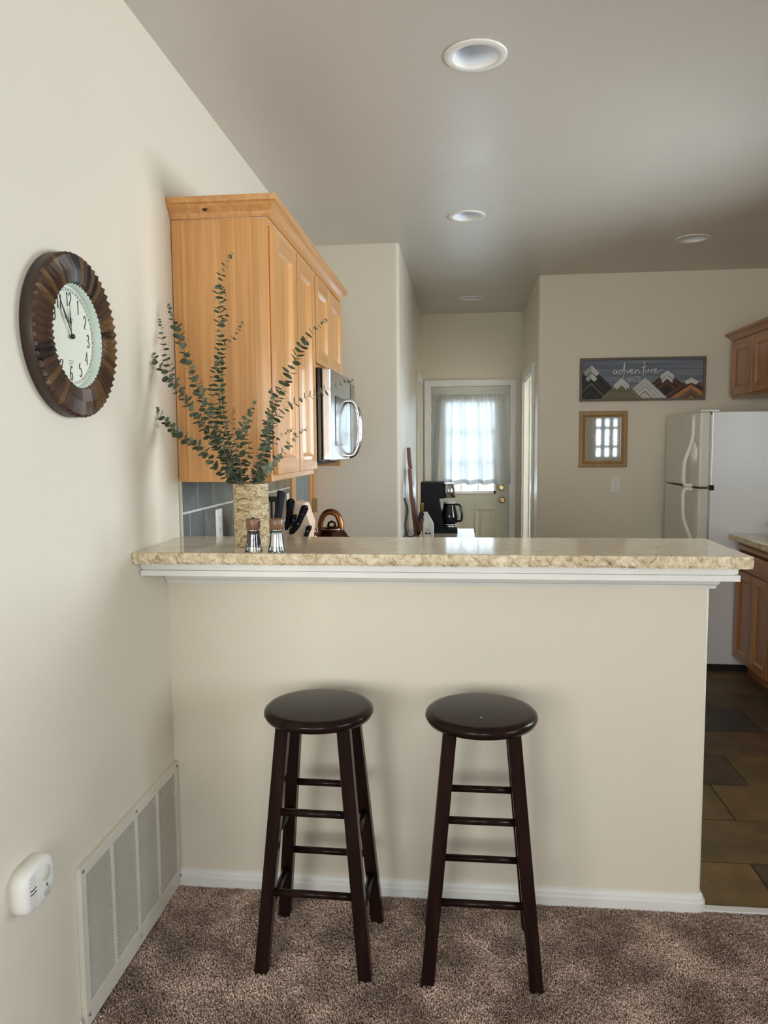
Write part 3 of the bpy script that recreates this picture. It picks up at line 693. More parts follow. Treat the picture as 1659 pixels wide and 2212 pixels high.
# ------------------------------------------------------------------ cabinets
def door5(b, M, w, h, mv='wood', mh='wood_y', st=.058, th=.019):
    """five-piece door: local x across, y up, z outward"""
    b.M = M; b.m(mv).box(0, st, 0, h, 0, th).box(w-st, w, 0, h, 0, th); b.m(mh).box(st, w-st, 0, st, 0, th).box(st, w-st, h-st, h, 0, th)
    i = .012; z0, z1 = .006, th-.002
    def q(a, c): b.f([b.v(p) for p in (a[0], a[1], c[1], c[0])])
    x0, x1, y0, y1 = st, w-st, st, h-st
    O = [(x0, y0, z1), (x1, y0, z1), (x1, y1, z1), (x0, y1, z1)]; I = [(x0+i, y0+i, z0), (x1-i, y0+i, z0), (x1-i, y1-i, z0), (x0+i, y1-i, z0)]
    for k in range(4): b.m(mv if k % 2 else mh); b.f([b.v(O[k]), b.v(O[(k+1) % 4]), b.v(I[(k+1) % 4]), b.v(I[k])])
    b.m(mv).box(x0, x1, y0, y1, 0, z0+.0005)
    b.M = None
def FX(x, y, z, s=1):   # face +X : local x -> +Y ; for -X: local x -> -Y
    return Matrix(((0, 0, s, x), (s, 0, 0, y), (0, 1, 0, z), (0, 0, 0, 1)))
CZ0, CZ1 = 1.36, 2.222; CF = .306
tall = thing('wall_cabinet', 'tall honey alder wall cabinet with two panel doors beside the slate backsplash', 'cabinet', (.15, .1, CZ0))
b = B().m('wood').box(.002, CF, .125, .826, CZ0+.012, CZ1)
b.box(CF, CF+.018, .125, .165, CZ0, CZ1).box(CF, CF+.018, .786, .826, CZ0, CZ1).box(CF, CF+.018, .455, .495, CZ0, CZ1)
b.m('wood_y').box(CF, CF+.0175, .165, .786, CZ0, CZ0+.04).box(CF, CF+.0175, .165, .786, CZ1-.04, CZ1)
b.obj('cabinet_box', tall, bevel=.0015)
b = B().m('wood').box(.002, CF+.0185, .118, .1245, CZ0, CZ1); b.box(.003, .03, .114, .119, CZ0+.001, CZ1-.001).box(CF-.03, CF+.0175, .115, .119, CZ0+.001, CZ1-.001); b.obj('end_panel', tall, bevel=.0015)
CD = CF+.018
for y0_, y1_ in ((.135, .468), (.482, .815)):
    b = B(); door5(b, FX(CD, y0_, CZ0+.022), y1_-y0_, CZ1-CZ0-.045); b.obj('door', tall, bevel=.0025)
short = thing('wall_cabinet', 'short alder wall cabinet above the microwave with two small doors', 'cabinet', (.15, .83, 1.82))
b = B().m('wood').box(.002, CF, .83, 1.56, 1.815, CZ1); b.box(CF, CF+.018, .83, .865, 1.815, CZ1).box(CF, CF+.018, 1.53, 1.56, 1.815, CZ1)
b.m('wood_y').box(CF, CF+.0175, .865, 1.53, 1.815, 1.85).box(CF, CF+.0175, .865, 1.53, CZ1-.04, CZ1); b.obj('cabinet_box', short, bevel=.0015)
for y0_, y1_ in ((.842, 1.187), (1.2, 1.545)):
    b = B(); door5(b, FX(CD, y0_, 1.835), y1_-y0_, CZ1-1.86); b.obj('door', short, bevel=.0025)
bx('wood', .002, CF+.018, 1.562, 1.582, 1.375, CZ1).obj('end_panel', short, bevel=.0015)
b = B().m('wood_y')
prof = [(0, 2.2225), (.006, 2.2225), (.010, 2.232), (.012, 2.238), (.026, 2.254), (.03, 2.262), (.037, 2.266), (.038, 2.284), (0, 2.284)]
b.sweep(prof, [(.002, .118, 0, -1), (CD, .118, 1, -1), (CD, 1.582, 1, 1), (.002, 1.582, 0, 1)])
o = b.obj('crown_moulding'); tag(o, 'alder crown moulding running along the top of the left wall cabinets', 'moulding')
B().m(simple('wood_knot', srgb(58, 30, 18), .4)).lathe([(.009, 0), (.004, -.0008)], (.125, .118-.0215, 2.249), 'y', 12).obj('wood_knot', o)

# microwave
t = thing('microwave', 'black and stainless microwave under the short alder cabinet', 'microwave', (.2, .85, 1.41))
bx('gloss_black', .003, .362, .835, 1.555, 1.412, 1.812).obj('body', t, bevel=.003)
b = B().m('steel').box(.364, .402, .833, 1.557, 1.415, 1.81); b.obj('door', t, bevel=.007, seg=3)
bx('gloss_black', .4015, .4045, .95, 1.28, 1.48, 1.70).obj('door_window', t, bevel=.002)
bx('gloss_black', .4015, .404, 1.41, 1.545, 1.43, 1.79).obj('control_panel', t, bevel=.001)
hp = catmull([(.404, 1.335, 1.70), (.43, 1.335, 1.69), (.452, 1.335, 1.64), (.459, 1.335, 1.565), (.452, 1.335, 1.49), (.43, 1.335, 1.44), (.404, 1.335, 1.43)], 6)
B().m('chrome').tube(hp, .013, 12).obj('handle', t)
b = B().m('black').box(.01, .30, .86, 1.53, 1.395, 1.412).obj('base_vent', t)

# lower cabinets, counter and range on the left (mostly hidden behind the bar)
b = B().m('wood').box(.003, .58, .14, .82, .1, .87)
t = thing('base_cabinet', 'alder base cabinet behind the bar holding the knife block', 'cabinet', (.3, .48, 0)); b.obj('cabinet_box', t)
bx('dark', .003, .52, .14, .82, 0, .1).obj('toe_kick', t)
for y0_ in (.15, .485):
    b = B(); door5(b, FX(.58, y0_, .12), .325, .73); b.obj('door', t, bevel=.002)
o = bx('stone', .012, .62, .136, .83, .872, .905).obj('kitchen_countertop', bevel=.003); tag(o, 'low stone countertop behind the bar under the knives', 'countertop')
t = thing('kitchen_range', 'stove behind the bar under the microwave with a kettle on it', 'stove', (.3, 1.2, 0))
bx('black', .015, .62, .835, 1.56, 0, .895).obj('body', t, bevel=.004); bx('gloss_black', .015, .63, .835, 1.56, .897, .913).obj('cooktop', t, bevel=.003)
b = B().m('steel').tube([(.66, .9, .8), (.66, 1.5, .8)], .01, 8).tube([(.62, .92, .8), (.66, .92, .8)], .007, 8).tube([(.62, 1.48, .8), (.66, 1.48, .8)], .007, 8).obj('handle', t)

# right hand cabinets
t = thing('wall_cabinet', 'brown alder wall cabinet above the fridge on the right', 'cabinet', (3.1, 2.98, 1.8))
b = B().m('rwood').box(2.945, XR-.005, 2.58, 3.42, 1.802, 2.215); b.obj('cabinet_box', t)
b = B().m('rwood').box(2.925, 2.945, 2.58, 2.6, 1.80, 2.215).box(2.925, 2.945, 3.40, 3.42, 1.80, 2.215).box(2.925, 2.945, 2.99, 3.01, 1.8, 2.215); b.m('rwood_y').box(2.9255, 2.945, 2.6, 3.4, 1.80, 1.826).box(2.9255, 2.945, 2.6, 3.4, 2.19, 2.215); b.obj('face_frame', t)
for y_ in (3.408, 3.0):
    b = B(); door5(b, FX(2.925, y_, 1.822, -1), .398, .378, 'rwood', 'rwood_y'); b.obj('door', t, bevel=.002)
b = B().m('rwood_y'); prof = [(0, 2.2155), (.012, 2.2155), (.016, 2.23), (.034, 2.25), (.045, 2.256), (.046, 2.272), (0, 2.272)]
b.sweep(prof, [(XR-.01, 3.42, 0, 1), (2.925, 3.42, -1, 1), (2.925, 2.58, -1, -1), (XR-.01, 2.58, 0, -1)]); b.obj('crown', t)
def base_unit(ya, yb, label, dn):
    t = thing('base_cabinet', label, 'cabinet', (3.0, (ya+yb)/2, 0), 'brown base cabinets on the right')
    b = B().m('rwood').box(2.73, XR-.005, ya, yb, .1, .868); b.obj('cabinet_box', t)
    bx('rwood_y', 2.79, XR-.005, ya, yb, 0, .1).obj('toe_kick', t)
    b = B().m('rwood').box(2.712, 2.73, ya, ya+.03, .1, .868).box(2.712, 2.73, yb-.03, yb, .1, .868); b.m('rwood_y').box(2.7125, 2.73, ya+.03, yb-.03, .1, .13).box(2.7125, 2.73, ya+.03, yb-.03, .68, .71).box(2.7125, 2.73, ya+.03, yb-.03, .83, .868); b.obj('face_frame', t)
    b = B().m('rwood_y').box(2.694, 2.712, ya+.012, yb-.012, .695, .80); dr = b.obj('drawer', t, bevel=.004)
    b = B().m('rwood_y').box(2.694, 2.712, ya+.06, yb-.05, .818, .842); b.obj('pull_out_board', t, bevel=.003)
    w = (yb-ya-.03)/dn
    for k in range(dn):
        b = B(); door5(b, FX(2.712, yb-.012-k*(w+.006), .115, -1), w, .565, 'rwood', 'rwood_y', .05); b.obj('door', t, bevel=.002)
base_unit(2.04, 2.585, 'brown base cabinet next to the fridge on the right', 2)
base_unit(1.30, 2.03, 'brown base cabinet at the right edge of the view', 2)
b = B().m('stone').box(2.655, XR-.003, 1.0, 2.602, .872, .905)
o = b.obj('kitchen_countertop', bevel=.003); tag(o, 'stone countertop on the right beside the fridge', 'countertop')
b = B().m('stone_edge').box(2.652, 2.656, 1.0, 2.6, .874, .903).obj('rough_edge', o)

# fridge
t = thing('refrigerator', 'white top-freezer refrigerator against the back wall', 'refrigerator', (2.9, 3.0, 0))
bx('enamel', 2.535, 3.25, 2.615, 3.40, .045, 1.678).obj('body', t, bevel=.008, seg=3)
bx('dark', 2.545, 3.24, 2.63, 3.39, 0.0, .046).obj('base', t)
bx('screw', 2.522, 2.537, 2.63, 3.39, .06, 1.66).obj('door_gasket', t)
for nm, za, zb in (('freezer_door', 1.203, 1.675), ('fridge_door', .06, 1.188)):
    b = B().m('enamel_front'); pr = [(2.522, 2.615), (2.475, 2.615), (2.464, 2.62), (2.459, 2.65), (2.455, 2.8), (2.455, 3.25), (2.459, 3.37), (2.464, 3.395), (2.475, 3.40), (2.522, 3.40)]
    b.prism([(x, y, za) for x, y in pr], (0, 0, zb-za)); d = b.obj(nm, t, bevel=.003)
    if nm == 'freezer_door': hp = [(2.448, 2.70, 1.655), (2.445, 2.70, 1.52), (2.425, 2.70, 1.44), (2.402, 2.70, 1.37), (2.395, 2.70, 1.29), (2.40, 2.70, 1.215), (2.45, 2.70, 1.208)]
    else: hp = [(2.45, 2.70, 1.182), (2.40, 2.70, 1.175), (2.395, 2.70, 1.08), (2.40, 2.70, 1.0), (2.42, 2.70, .93), (2.445, 2.70, .86), (2.448, 2.70, .76)]
    B().m('white').tube(catmull(hp, 6), .013, 10, True, 1).obj('handle', d)
B().m('black').box(2.53, 2.552, 2.596, 2.616, 1.18, 1.212).obj('hinge', t)
bx('enamel', 2.47, 2.58, 2.62, 2.70, 1.678, 1.690).obj('hinge_cover', t, bevel=.003)

# black pan on the right counter
t = thing('electric_skillet', 'black flat rimmed cookware standing on the right stone counter', 'pan', (3.03, 2.38, .905))
def sqr(cx, cy, h, z, r=.03): 
    return [(cx+sx*(h-r)+r*math.cos(a), cy+sy*(h-r)+r*math.sin(a), z) for sx, sy, a0 in ((1, 1, 0), (-1, 1, 90), (-1, -1, 180), (1, -1, 270)) for a in [math.radians(a0+30*k) for k in range(4)]]
B().m('black').loops([sqr(3.03, 2.38, .10, .906), sqr(3.03, 2.38, .105, .92), sqr(3.03, 2.38, .135, .956)]).obj('body', t)
B().m('gloss_black').loops([sqr(3.03, 2.38, .165, .956), sqr(3.03, 2.38, .17, .962), sqr(3.03, 2.38, .168, .976), sqr(3.03, 2.38, .15, .982)]).obj('rim', t)

# ------------------------------------------------------------------ wooden sign
sx0, sx1, sz0, sz1, sy = 1.841, 2.750, 1.799, 2.119, B3
t = thing('wooden_sign', 'long framed wooden sign with mountains reading adventure awaits', 'sign', ((sx0+sx1)/2, sy, sz0))
fw = .017
b = B().m('frame_grey').box(sx0, sx1, sy-.03, sy-.001, sz0, sz0+fw).box(sx0, sx1, sy-.03, sy-.001, sz1-fw, sz1).box(sx0, sx0+fw, sy-.03, sy-.001, sz0+fw, sz1-fw).box(sx1-fw, sx1, sy-.03, sy-.001, sz0+fw, sz1-fw); b.obj('frame', t, bevel=.002)
board = B().m('paint_sign_bg').box(sx0+fw, sx1-fw, sy-.014, sy-.002, sz0+fw, sz1-fw).obj('board', t)
ix0, ix1, iz0, iz1 = sx0+fw+.001, sx1-fw-.001, sz0+fw+.001, sz1-fw-.001
def sg(x, y):
    u = (x-115)/1362; top_, bot_ = 178-35*u, 648-26*u; vv = (bot_-y)/(bot_-top_)
    return (min(max(sx0+u*(sx1-sx0), ix0), ix1), min(max(sz0+vv*(sz1-sz0), iz0), iz1))
layer = [.0]
def clip(poly, f):
    out = []
    for i in range(len(poly)):
        a, c = poly[i], poly[(i+1) % len(poly)]; fa, fc = f(a), f(c)
        if fa >= 0: out.append(a)
        if (fa >= 0) != (fc >= 0):
            k = fa/(fa-fc); out.append((a[0]+(c[0]-a[0])*k, a[1]+(c[1]-a[1])*k))
    return out
def spoly(b, pts, mat):
    P = []
    for x, y in pts:
        u = (x-115)/1362; tp_, bt_ = 178-35*u, 648-26*u; P.append((sx0+u*(sx1-sx0), sz0+(bt_-y)/(bt_-tp_)*(sz1-sz0)))
    for f in (lambda p: p[0]-ix0, lambda p: ix1-p[0], lambda p: p[1]-iz0, lambda p: iz1-p[1]):
        P = clip(P, f)
        if len(P) < 3: return
    layer[0] += .00018
    b.m(mat).prism([(x, sy-.0142-layer[0], z) for x, z in P], (0, .0012, 0))
def wcol(n, c, k=.25): return wood(n, tuple(q*(1-k) for q in c[:3])+(1,), c, tuple(min(1, q*(1+k)) for q in c[:3])+(1,), 'x', .7, 40, False, 0)
W_ = wcol('sign_white', srgb(196, 196, 194), .12); W2 = wcol('sign_light_grey', srgb(158, 158, 154)); G1 = wcol('sign_olive', srgb(116, 112, 92)); G2 = wcol('sign_olive_dark', srgb(88, 84, 70))
K1 = wcol('sign_charcoal', srgb(50, 50, 52)); K2 = wcol('sign_soot', srgb(34, 36, 42)); R1 = wcol('sign_rust', srgb(92, 62, 50)); R2 = wcol('sign_plum', srgb(58, 42, 44)); O1 = wcol('sign_orange', srgb(170, 118, 74)); O2 = wcol('sign_brown', srgb(110, 88, 70))
b = B()
def mountain(px, py, slope, bands, wl=600, wr=600):
    """nested chevrons from a peak; bands list of (offset down, material)"""
    for off, mt in bands:
        spoly(b, [(px, py+off), (px+wr, py+off+wr*slope), (px-wl, py+off+wl*slope)], mt)
mountain(1065, 315, .78, [(0, R2), (28, R1), (60, R2), (95, R1), (135, K1), (185, K2), (235, R2)])
mountain(240, 262, .98, [(0, K1), (40, K2), (80, K1), (150, K2), (175, G2), (205, K2), (250, K1), (290, K2)])
mountain(1325, 385, .68, [(0, R1), (40, R2), (65, O1), (112, O2), (160, R1), (188, O1)])
mountain(828, 375, .93, [(0, W2), (16, W_), (48, W2), (62, W_), (95, W2), (110, W_), (150, G1), (165, W_), (195, W2), (208, W_)])
mountain(572, 395, .96, [(0, G2), (10, G1), (48, G2), (58, G1), (88, G2), (98, G1), (128, G2), (140, G1), (180, G2), (190, G1)])
def cap(px, py, a, dn, th, vert=0): spoly(b, [(px, py), (px+a, py+dn), (px+a-(0 if vert else th*.45), py+dn+(th if vert else th*.5)), (px, py+th)], W_); spoly(b, [(px, py), (px, py+th), (px-a+(0 if vert else th*.45), py+dn+(th if vert else th*.5)), (px-a, py+dn)], W2 if px == 240 else W_)
cap(240, 250, 90, 86, 74); cap(240, 333, 66, 64, 68); cap(572, 385, 84, 80, 46, 1); cap(572, 432, 56, 56, 34, 1)
cap(1065, 303, 73, 56, 44, 1); cap(1065, 350, 56, 48, 44, 1); cap(1325, 375, 78, 50, 62)
b.obj('mountains', t)
def sl(x, y, h):
    X, Z = sg(x, y); return (X, sy-.0142-.012-h, Z)
b = B().m('salt')
for st in ([(518, 308), (500, 304), (484, 318), (480, 336), (494, 344), (512, 328), (520, 310), (519, 332), (530, 338)],
           [(577, 308), (556, 304), (540, 322), (543, 342), (558, 344), (578, 318), (592, 268), (601, 218), (600, 300), (590, 390)],
           [(616, 302), (626, 322), (634, 336), (650, 312), (668, 290)],
           [(662, 322), (682, 314), (690, 300), (676, 298), (662, 318), (672, 338), (692, 336), (708, 322)],
           [(722, 298), (718, 318), (714, 340), (730, 310), (748, 298), (756, 310), (760, 332), (778, 322)],
           [(813, 203), (808, 280), (801, 362)], [(786, 276), (812, 268), (838, 262)],
           [(826, 288), (820, 308), (828, 324), (846, 316), (862, 288), (860, 314), (874, 322)],
           [(888, 288), (888, 308), (886, 328), (896, 302), (918, 290)],
           [(918, 314), (938, 306), (946, 292), (932, 286), (918, 302), (924, 322), (950, 326), (984, 306), (1016, 294)]):
    stroke(b, [(x, y) for x, y in st], 6.0, sl, .0012, 0, n=6)
b.obj('adventure_lettering', t)
b = B().m('salt')
for k, ch in enumerate('AWAITS'):
    for st in DIG[ch]:
        stroke(b, [(626+k*25.5+p[0]*19, 424-.6*k-p[1]*31) for p in st], 2.6, sl, .0008, 0, smooth=(ch == 'S'))
stroke(b, [(630, 434), (770, 430)], 1.6, sl, .0006, smooth=False)
b.obj('awaits_lettering', t)

# ------------------------------------------------------------------ mirror
mx0, mx1, mz0, mz1 = 1.843, 2.196, 1.305, 1.725
t = thing('etched_mirror', 'small oak framed etched mirror below the wooden sign', 'mirror', ((mx0+mx1)/2, sy, mz0))
b = B(); fw = .045; M = Matrix(((1, 0, 0, mx0), (0, 0, -1, sy-.001), (0, 1, 0, mz0), (0, 0, 0, 1))); b.M = M
w_, h_ = mx1-mx0, mz1-mz0
O = [(0, 0), (w_, 0), (w_, h_), (0, h_)]
def ring_at(i, z): return [(i, i, z), (w_-i, i, z), (w_-i, h_-i, z), (i, h_-i, z)]
b.m('oak').loops([ring_at(0, 0), ring_at(0, .016), ring_at(.005, .022), ring_at(.026, .022), ring_at(.03, .017), ring_at(.034, .019), ring_at(fw, .012), ring_at(fw, .002)], True, False, False, False); b.obj('frame', t)
b = B().m('mirror'); b.M = M; b.box(fw-.003, w_-fw+.003, fw-.003, h_-fw+.003, .004, .008); b.obj('mirror_glass', t)
def ml(x, y, h): return M @ Vector((fw+x*(w_-2*fw), fw+y*(h_-2*fw), .0082+h))
b = B().m('etch')
stroke(b, [(.14, .76), (.17, .88), (.27, .97), (.4, 1.0), (.53, .97), (.64, .9), (.68, .86)], .004, lambda x, y, h: ml(x, y, h), .0003, n=8)
for st in ([(.14, .76), (.15, .6), (.2, .45), (.25, .48), (.28, .6)], [(.3, .28), (.25, .33), (.3, .4), (.28, .44), (.36, .42), (.34, .3), (.3, .24)], [(.45, .78), (.52, .82), (.6, .77), (.55, .72)], [(.55, .6), (.65, .55), (.74, .48), (.82, .42)],
           [(.6, .36), (.66, .42), (.72, .34), (.76, .26)], [(.5, .38), (.53, .43), (.58, .46)]):
    stroke(b, st, .008, lambda x, y, h: ml(x, y, h), .0003)
for k in range(8): stroke(b, [(.17+.03*k, .79), (.18+.03*k, .82 if k % 2 else .8), (.19+.03*k, .79)], .006, lambda x, y, h: ml(x, y, h), .0003)
spts = [(.14, .62), (.29, .62), (.29, .69), (.14, .69)]
b.prism([ml(x, y, 0) for x, y in spts], ml(0, 0, .0003)-ml(0, 0, 0)); b.obj('etching', t)
B().m('trim').box(1.55, 1.551, B2-.001, B2-.0005, .5, .501) if False else None

# ------------------------------------------------------------------ bark vase
vx, vy, vz = .3105, -.093, 1.174
b = B().m('bark'); rr = random.Random(4); rings = []
nS, nH = 96, 60; R0, HV = .0535, .192
import mathutils
for j in range(nH+1):
    ring = []; z = HV*j/nH
    for i in range(nS):
        a = 2*PI*i/nS; p = Vector((math.cos(a)*R0, math.sin(a)*R0, z))
        d = mathutils.noise.noise(Vector((p.x*60, p.y*60, z*150)))*.0022+mathutils.noise.noise(Vector((p.x*25, p.y*25, z*60+9)))*.0018
        r = R0+d; ring.append((vx+r*math.cos(a), vy+r*math.sin(a), vz+z))
    rings.append(ring)
rings.append([(vx+(R0-.006)*math.cos(2*PI*i/nS), vy+(R0-.006)*math.sin(2*PI*i/nS), vz+HV) for i in range(nS)])
rings.append([(vx+(R0-.006)*math.cos(2*PI*i/nS), vy+(R0-.006)*math.sin(2*PI*i/nS), vz+.01) for i in range(nS)])
b.loops(rings, True, True, True, True)
o = b.obj('bark_vase', loc=(vx, vy, vz)); tag(o, 'cylindrical birch bark vase on the bar holding eucalyptus branches', 'vase')

# ------------------------------------------------------------------ eucalyptus branches
BR = [
 ('lowest eucalyptus branch reaching far left over the wall', [(310, 850), (337, 884), (367, 920), (394, 943), (432, 966), (462, 1004), (491, 1034)], .04, 9, 2),
 ('eucalyptus branch leaning left with rounder leaves at its tip', [(316, 744), (341, 783), (367, 821), (394, 856), (428, 905), (458, 950), (485, 992), (504, 1034)], .02, 9, 2),
 ('thin eucalyptus twig with a curled dark tip, rising left beside the cabinet edge', [(345, 692), (352, 742), (362, 783), (382, 825), (405, 863), (432, 909), (470, 962), (500, 1030)], -.03, 7.5, 1),
 ('eucalyptus branch crossing the left edge of the tall cabinet', [(365, 660), (381, 704), (394, 742), (405, 780), (420, 821), (436, 859), (451, 905), (477, 962), (508, 1030)], .06, 9.5, 2),
 ('dark short eucalyptus branch just left of the tallest stem', [(468, 780), (462, 810), (461, 844), (462, 875), (466, 931), (485, 981), (511, 1034)], -.02, 10, 2),
 ('tallest eucalyptus branch with a thick yellow green stem', [(500, 548), (485, 575), (475, 605), (472, 643), (475, 688), (477, 726), (475, 780), (475, 836), (479, 882), (487, 931), (498, 981), (510, 1034)], 0, 8.5, 3),
 ('small side twig beside the top of the tallest branch', [(483, 622), (489, 658), (485, 692), (477, 711), (476, 730), (476, 780), (480, 840), (484, 900), (497, 981), (510, 1030)], .015, 5.5, 1),
 ('slender twig curving right off the tallest branch', [(523, 698), (508, 723), (493, 742), (481, 757), (476, 785), (478, 840), (484, 900), (500, 981), (512, 1030)], .03, 7, 1),
 ('tiny upright twig before the middle of the cabinet side', [(506, 882), (503, 905), (504, 931), (510, 970), (515, 1038)], .03, 5, 1),
 ('bushy eucalyptus branch with a blue green rosette tip', [(550, 867), (538, 897), (523, 931), (517, 970), (521, 1007), (523, 1038)], -.05, 9, 2),
 ('eucalyptus branch in the middle ending in a dark green rosette', [(584, 844), (591, 867), (578, 913), (580, 939), (569, 981), (557, 1015), (546, 1038)], -.06, 9.5, 2),
 ('long dense eucalyptus branch rising right past the cabinet doors', [(703, 692), (682, 708), (663, 730), (641, 768), (622, 810), (607, 844), (588, 886), (578, 931), (569, 981), (553, 1034)], .0, 10, 2),
 ('thin eucalyptus branch stretching right across the microwave', [(760, 821), (728, 833), (690, 848), (660, 859), (629, 875), (607, 890), (584, 931), (572, 988), (553, 1034)], .04, 8, 1),
 ('short lower eucalyptus twig on the right before the second door', [(662, 926), (641, 939), (627, 958), (603, 985), (584, 1007), (561, 1034)], -.02, 7, 1),
 ('thin low eucalyptus twig before the first cabinet door', [(631, 928), (607, 943), (590, 960), (568, 992), (546, 1038)], .03, 6.5, 1),
 ('short leafy eucalyptus branch in the centre of the vase', [(531, 924), (536, 950), (536, 980), (530, 1007), (527, 1038)], 0, 9, 2),
 ('short leafy eucalyptus branch low on the left of the vase', [(474, 930), (480, 960), (488, 985), (498, 1010), (512, 1038)], -.05, 9.5, 2),
 ('low round leaved eucalyptus sprig on the right of the vase', [(606, 985), (592, 1000), (578, 1015), (558, 1036)], -.05, 9, 2),
]
rl = random.Random(21)
for bi, (lab, px, yo, lpx, th) in enumerate(BR):
    n = len(px); P = []
    for i, (u, v) in enumerate(px):
        k = 1-i/(n-1); Y = -.093+yo*(.3+.7*k)*1.0+yo*.6*k
        P.append(at(u, v, Y))
    P.append(Vector((vx+(P[-1].x-vx)*.4, vy+yo*.3, 1.30))); P.append(Vector((vx+(P[-1].x-vx)*.3, vy+yo*.2, 1.20)))
    C = catmull(P, 8); C = C[::-1]           # base to tip
    L = [0]
    for a, c in zip(C[:-1], C[1:]): L.append(L[-1]+(c-a).length)
    T = L[-1]; rb = {1: .0013, 2: .0019, 3: .0032}[th]
    t = thing('eucalyptus_branch', lab, 'branch', tuple(C[0]), 'eucalyptus branches in the bark vase')
    B().m('stem' if th == 3 else 'stem2').tube(C, [rb*(1-.72*q/T) for q in L], 6).obj('stem', t)
    b = B().m('leaf'); s = T; k = 0; sz0_ = lpx*.00205
    inside = 1.372
    def pos(s_):
        for i in range(len(L)-1):
            if L[i+1] >= s_: kk = (s_-L[i])/(L[i+1]-L[i]+1e-9); return C[i].lerp(C[i+1], kk), (C[i+1]-C[i]).normalized()
        return C[-1], (C[-1]-C[-2]).normalized()
    s = T-.001
    while s > 0:
        p, d = pos(s)
        if p.z < inside-.006: break
        fromtip = T-s; g = min(1, .38+fromtip/.10*.62); size = sz0_*g*rl.uniform(.85, 1.15)
        ref = Vector((0, 1, 0)) if abs(d.y) < .8 else Vector((1, 0, 0))
        e1 = d.cross(ref).normalized(); e2 = d.cross(e1).normalized(); ang = (k % 2)*PI/2+rl.uniform(-.35, .35)+(bi*.7)
        tilt = (.75 if fromtip < .02 else .3)+rl.uniform(-.2, .25)
        for sgn in (0, PI):
            o_ = e1*math.cos(ang+sgn)+e2*math.sin(ang+sgn); ax = (o_*math.cos(tilt)+d*math.sin(tilt)).normalized()
            wv = d.cross(o_).normalized(); up = ax.cross(wv).normalized(); roll = rl.uniform(-.4, .4); wv2 = (wv*math.cos(roll)+up*math.sin(roll)); up2 = ax.cross(wv2)
            le = size*1.12; wd = size*.56*1.12
            cen = b.v(p+ax*le*.5-up2*size*.05); ring = []
            for q in range(10):
                a = 2*PI*q/10; ring.append(b.v(p+ax*(le*.5-le*.5*math.cos(a)+.001)+wv2*wd*math.sin(a)*(1.0+.15*math.cos(a))))
            for q in range(10): b.f([cen, ring[q], ring[(q+1) % 10]], True)
        s -= (.0075 if fromtip < .02 else (.0155 if th == 1 else .0135))*rl.uniform(.85, 1.2); k += 1
    b.obj('leaves', t)

# ------------------------------------------------------------------ pepper mill and salt shaker
def mill(cx, cy, fill, label, knob):
    z = 1.1742; t = thing('pepper_mill' if knob else 'salt_shaker', label, 'grinder' if knob else 'shaker', (cx, cy, z))
    def sq(w, zz, r=.35): return [(cx+w*(abs(math.cos(a))**.75)*math.copysign(1, math.cos(a)), cy+w*(abs(math.sin(a))**.75)*math.copysign(1, math.sin(a)), z+zz) for a in [2*PI*i/24 for i in range(24)]]
    B().m('clear').loops([sq(.0245, 0), sq(.0248, .004), sq(.0205, .025), sq(.0175, .05), sq(.0172, .062)], True, True, True, True).obj('glass_body', t)
    B().m(fill).loops([sq(.0165, .015), sq(.016, .028), sq(.0145, .056)]).obj('contents', t)
    B().m('chrome').lathe([(.0172, .062), (.0172, .065)], (cx, cy, z), 'z', 24).obj('collar', t)
    B().m('walnut').lathe([(.018, .065), (.0205, .068), (.0205, .094), (.019, .0965), (.012, .097), (0, .0965)], (cx, cy, z), 'z', 32).obj('lid', t)
    if knob: B().m('chrome').lathe([(.003, .096), (.003, .099), (.0062, .101), (.0062, .105), (.003, .1075)], (cx, cy, z), 'z', 16).obj('knob', t)
mill(.3545, -.232, 'pepper', 'glass pepper mill with walnut lid and chrome knob on the bar', True)
mill(.4225, -.230, 'salt', 'glass salt shaker with a walnut lid right of the pepper mill', False)

# ------------------------------------------------------------------ things on the counter behind the bar
zk = .9055
t = thing('utensil_crock', 'dark crock of kitchen utensils behind the salt shaker', 'crock', (.235, .40, zk))
B().m('gloss_black').lathe([(.045, 0), (.052, .01), (.055, .15), (.051, .15), (.048, .02), (0, .02)], (.235, .40, zk), 'z', 28, True, False).obj('pot', t)
t = thing('slotted_spatula', 'black slotted spatula standing in the crock', 'spatula', (.23, .40, .95))
b = B().m('black').tube([(.238, .41, .93), (.225, .40, 1.17)], .005, 8); b.obj('handle', t)
b = B().m('black')
for k in range(5): x_ = .194+.0165*k; b.box(x_, x_+.0075, .398, .401, 1.19, 1.275)
b.box(.193, .268, .398, .401, 1.165, 1.195).box(.193, .268, .398, .401, 1.272, 1.292); b.obj('blade', t, bevel=.001)
t = thing('solid_spoon', 'black solid spoon standing upright in the crock', 'spoon', (.25, .41, .95))
B().m('black').tube([(.245, .42, .93), (.258, .43, 1.16)], .005, 8).obj('handle', t)
B().m('black').tube(catmull([(.254, .43, 1.14), (.262, .43, 1.20), (.272, .43, 1.26), (.278, .43, 1.302), (.28, .43, 1.31)], 5), [.006]+[.012]*5+[.017]*8+[.018]*6+[.004], 12, True, .5).obj('bowl', t)
t = thing('knife_block', 'pale cream knife block on the counter behind the bar', 'knife block', (.30, .60, zk))
b = B().m('cream'); yk = .575
b.prism([(.205, yk, zk), (.325, yk, zk), (.358, yk, 1.17), (.332, yk, 1.252), (.296, yk, 1.262), (.215, yk, 1.10)], (0, .11, 0)); b.obj('block', t, bevel=.004)
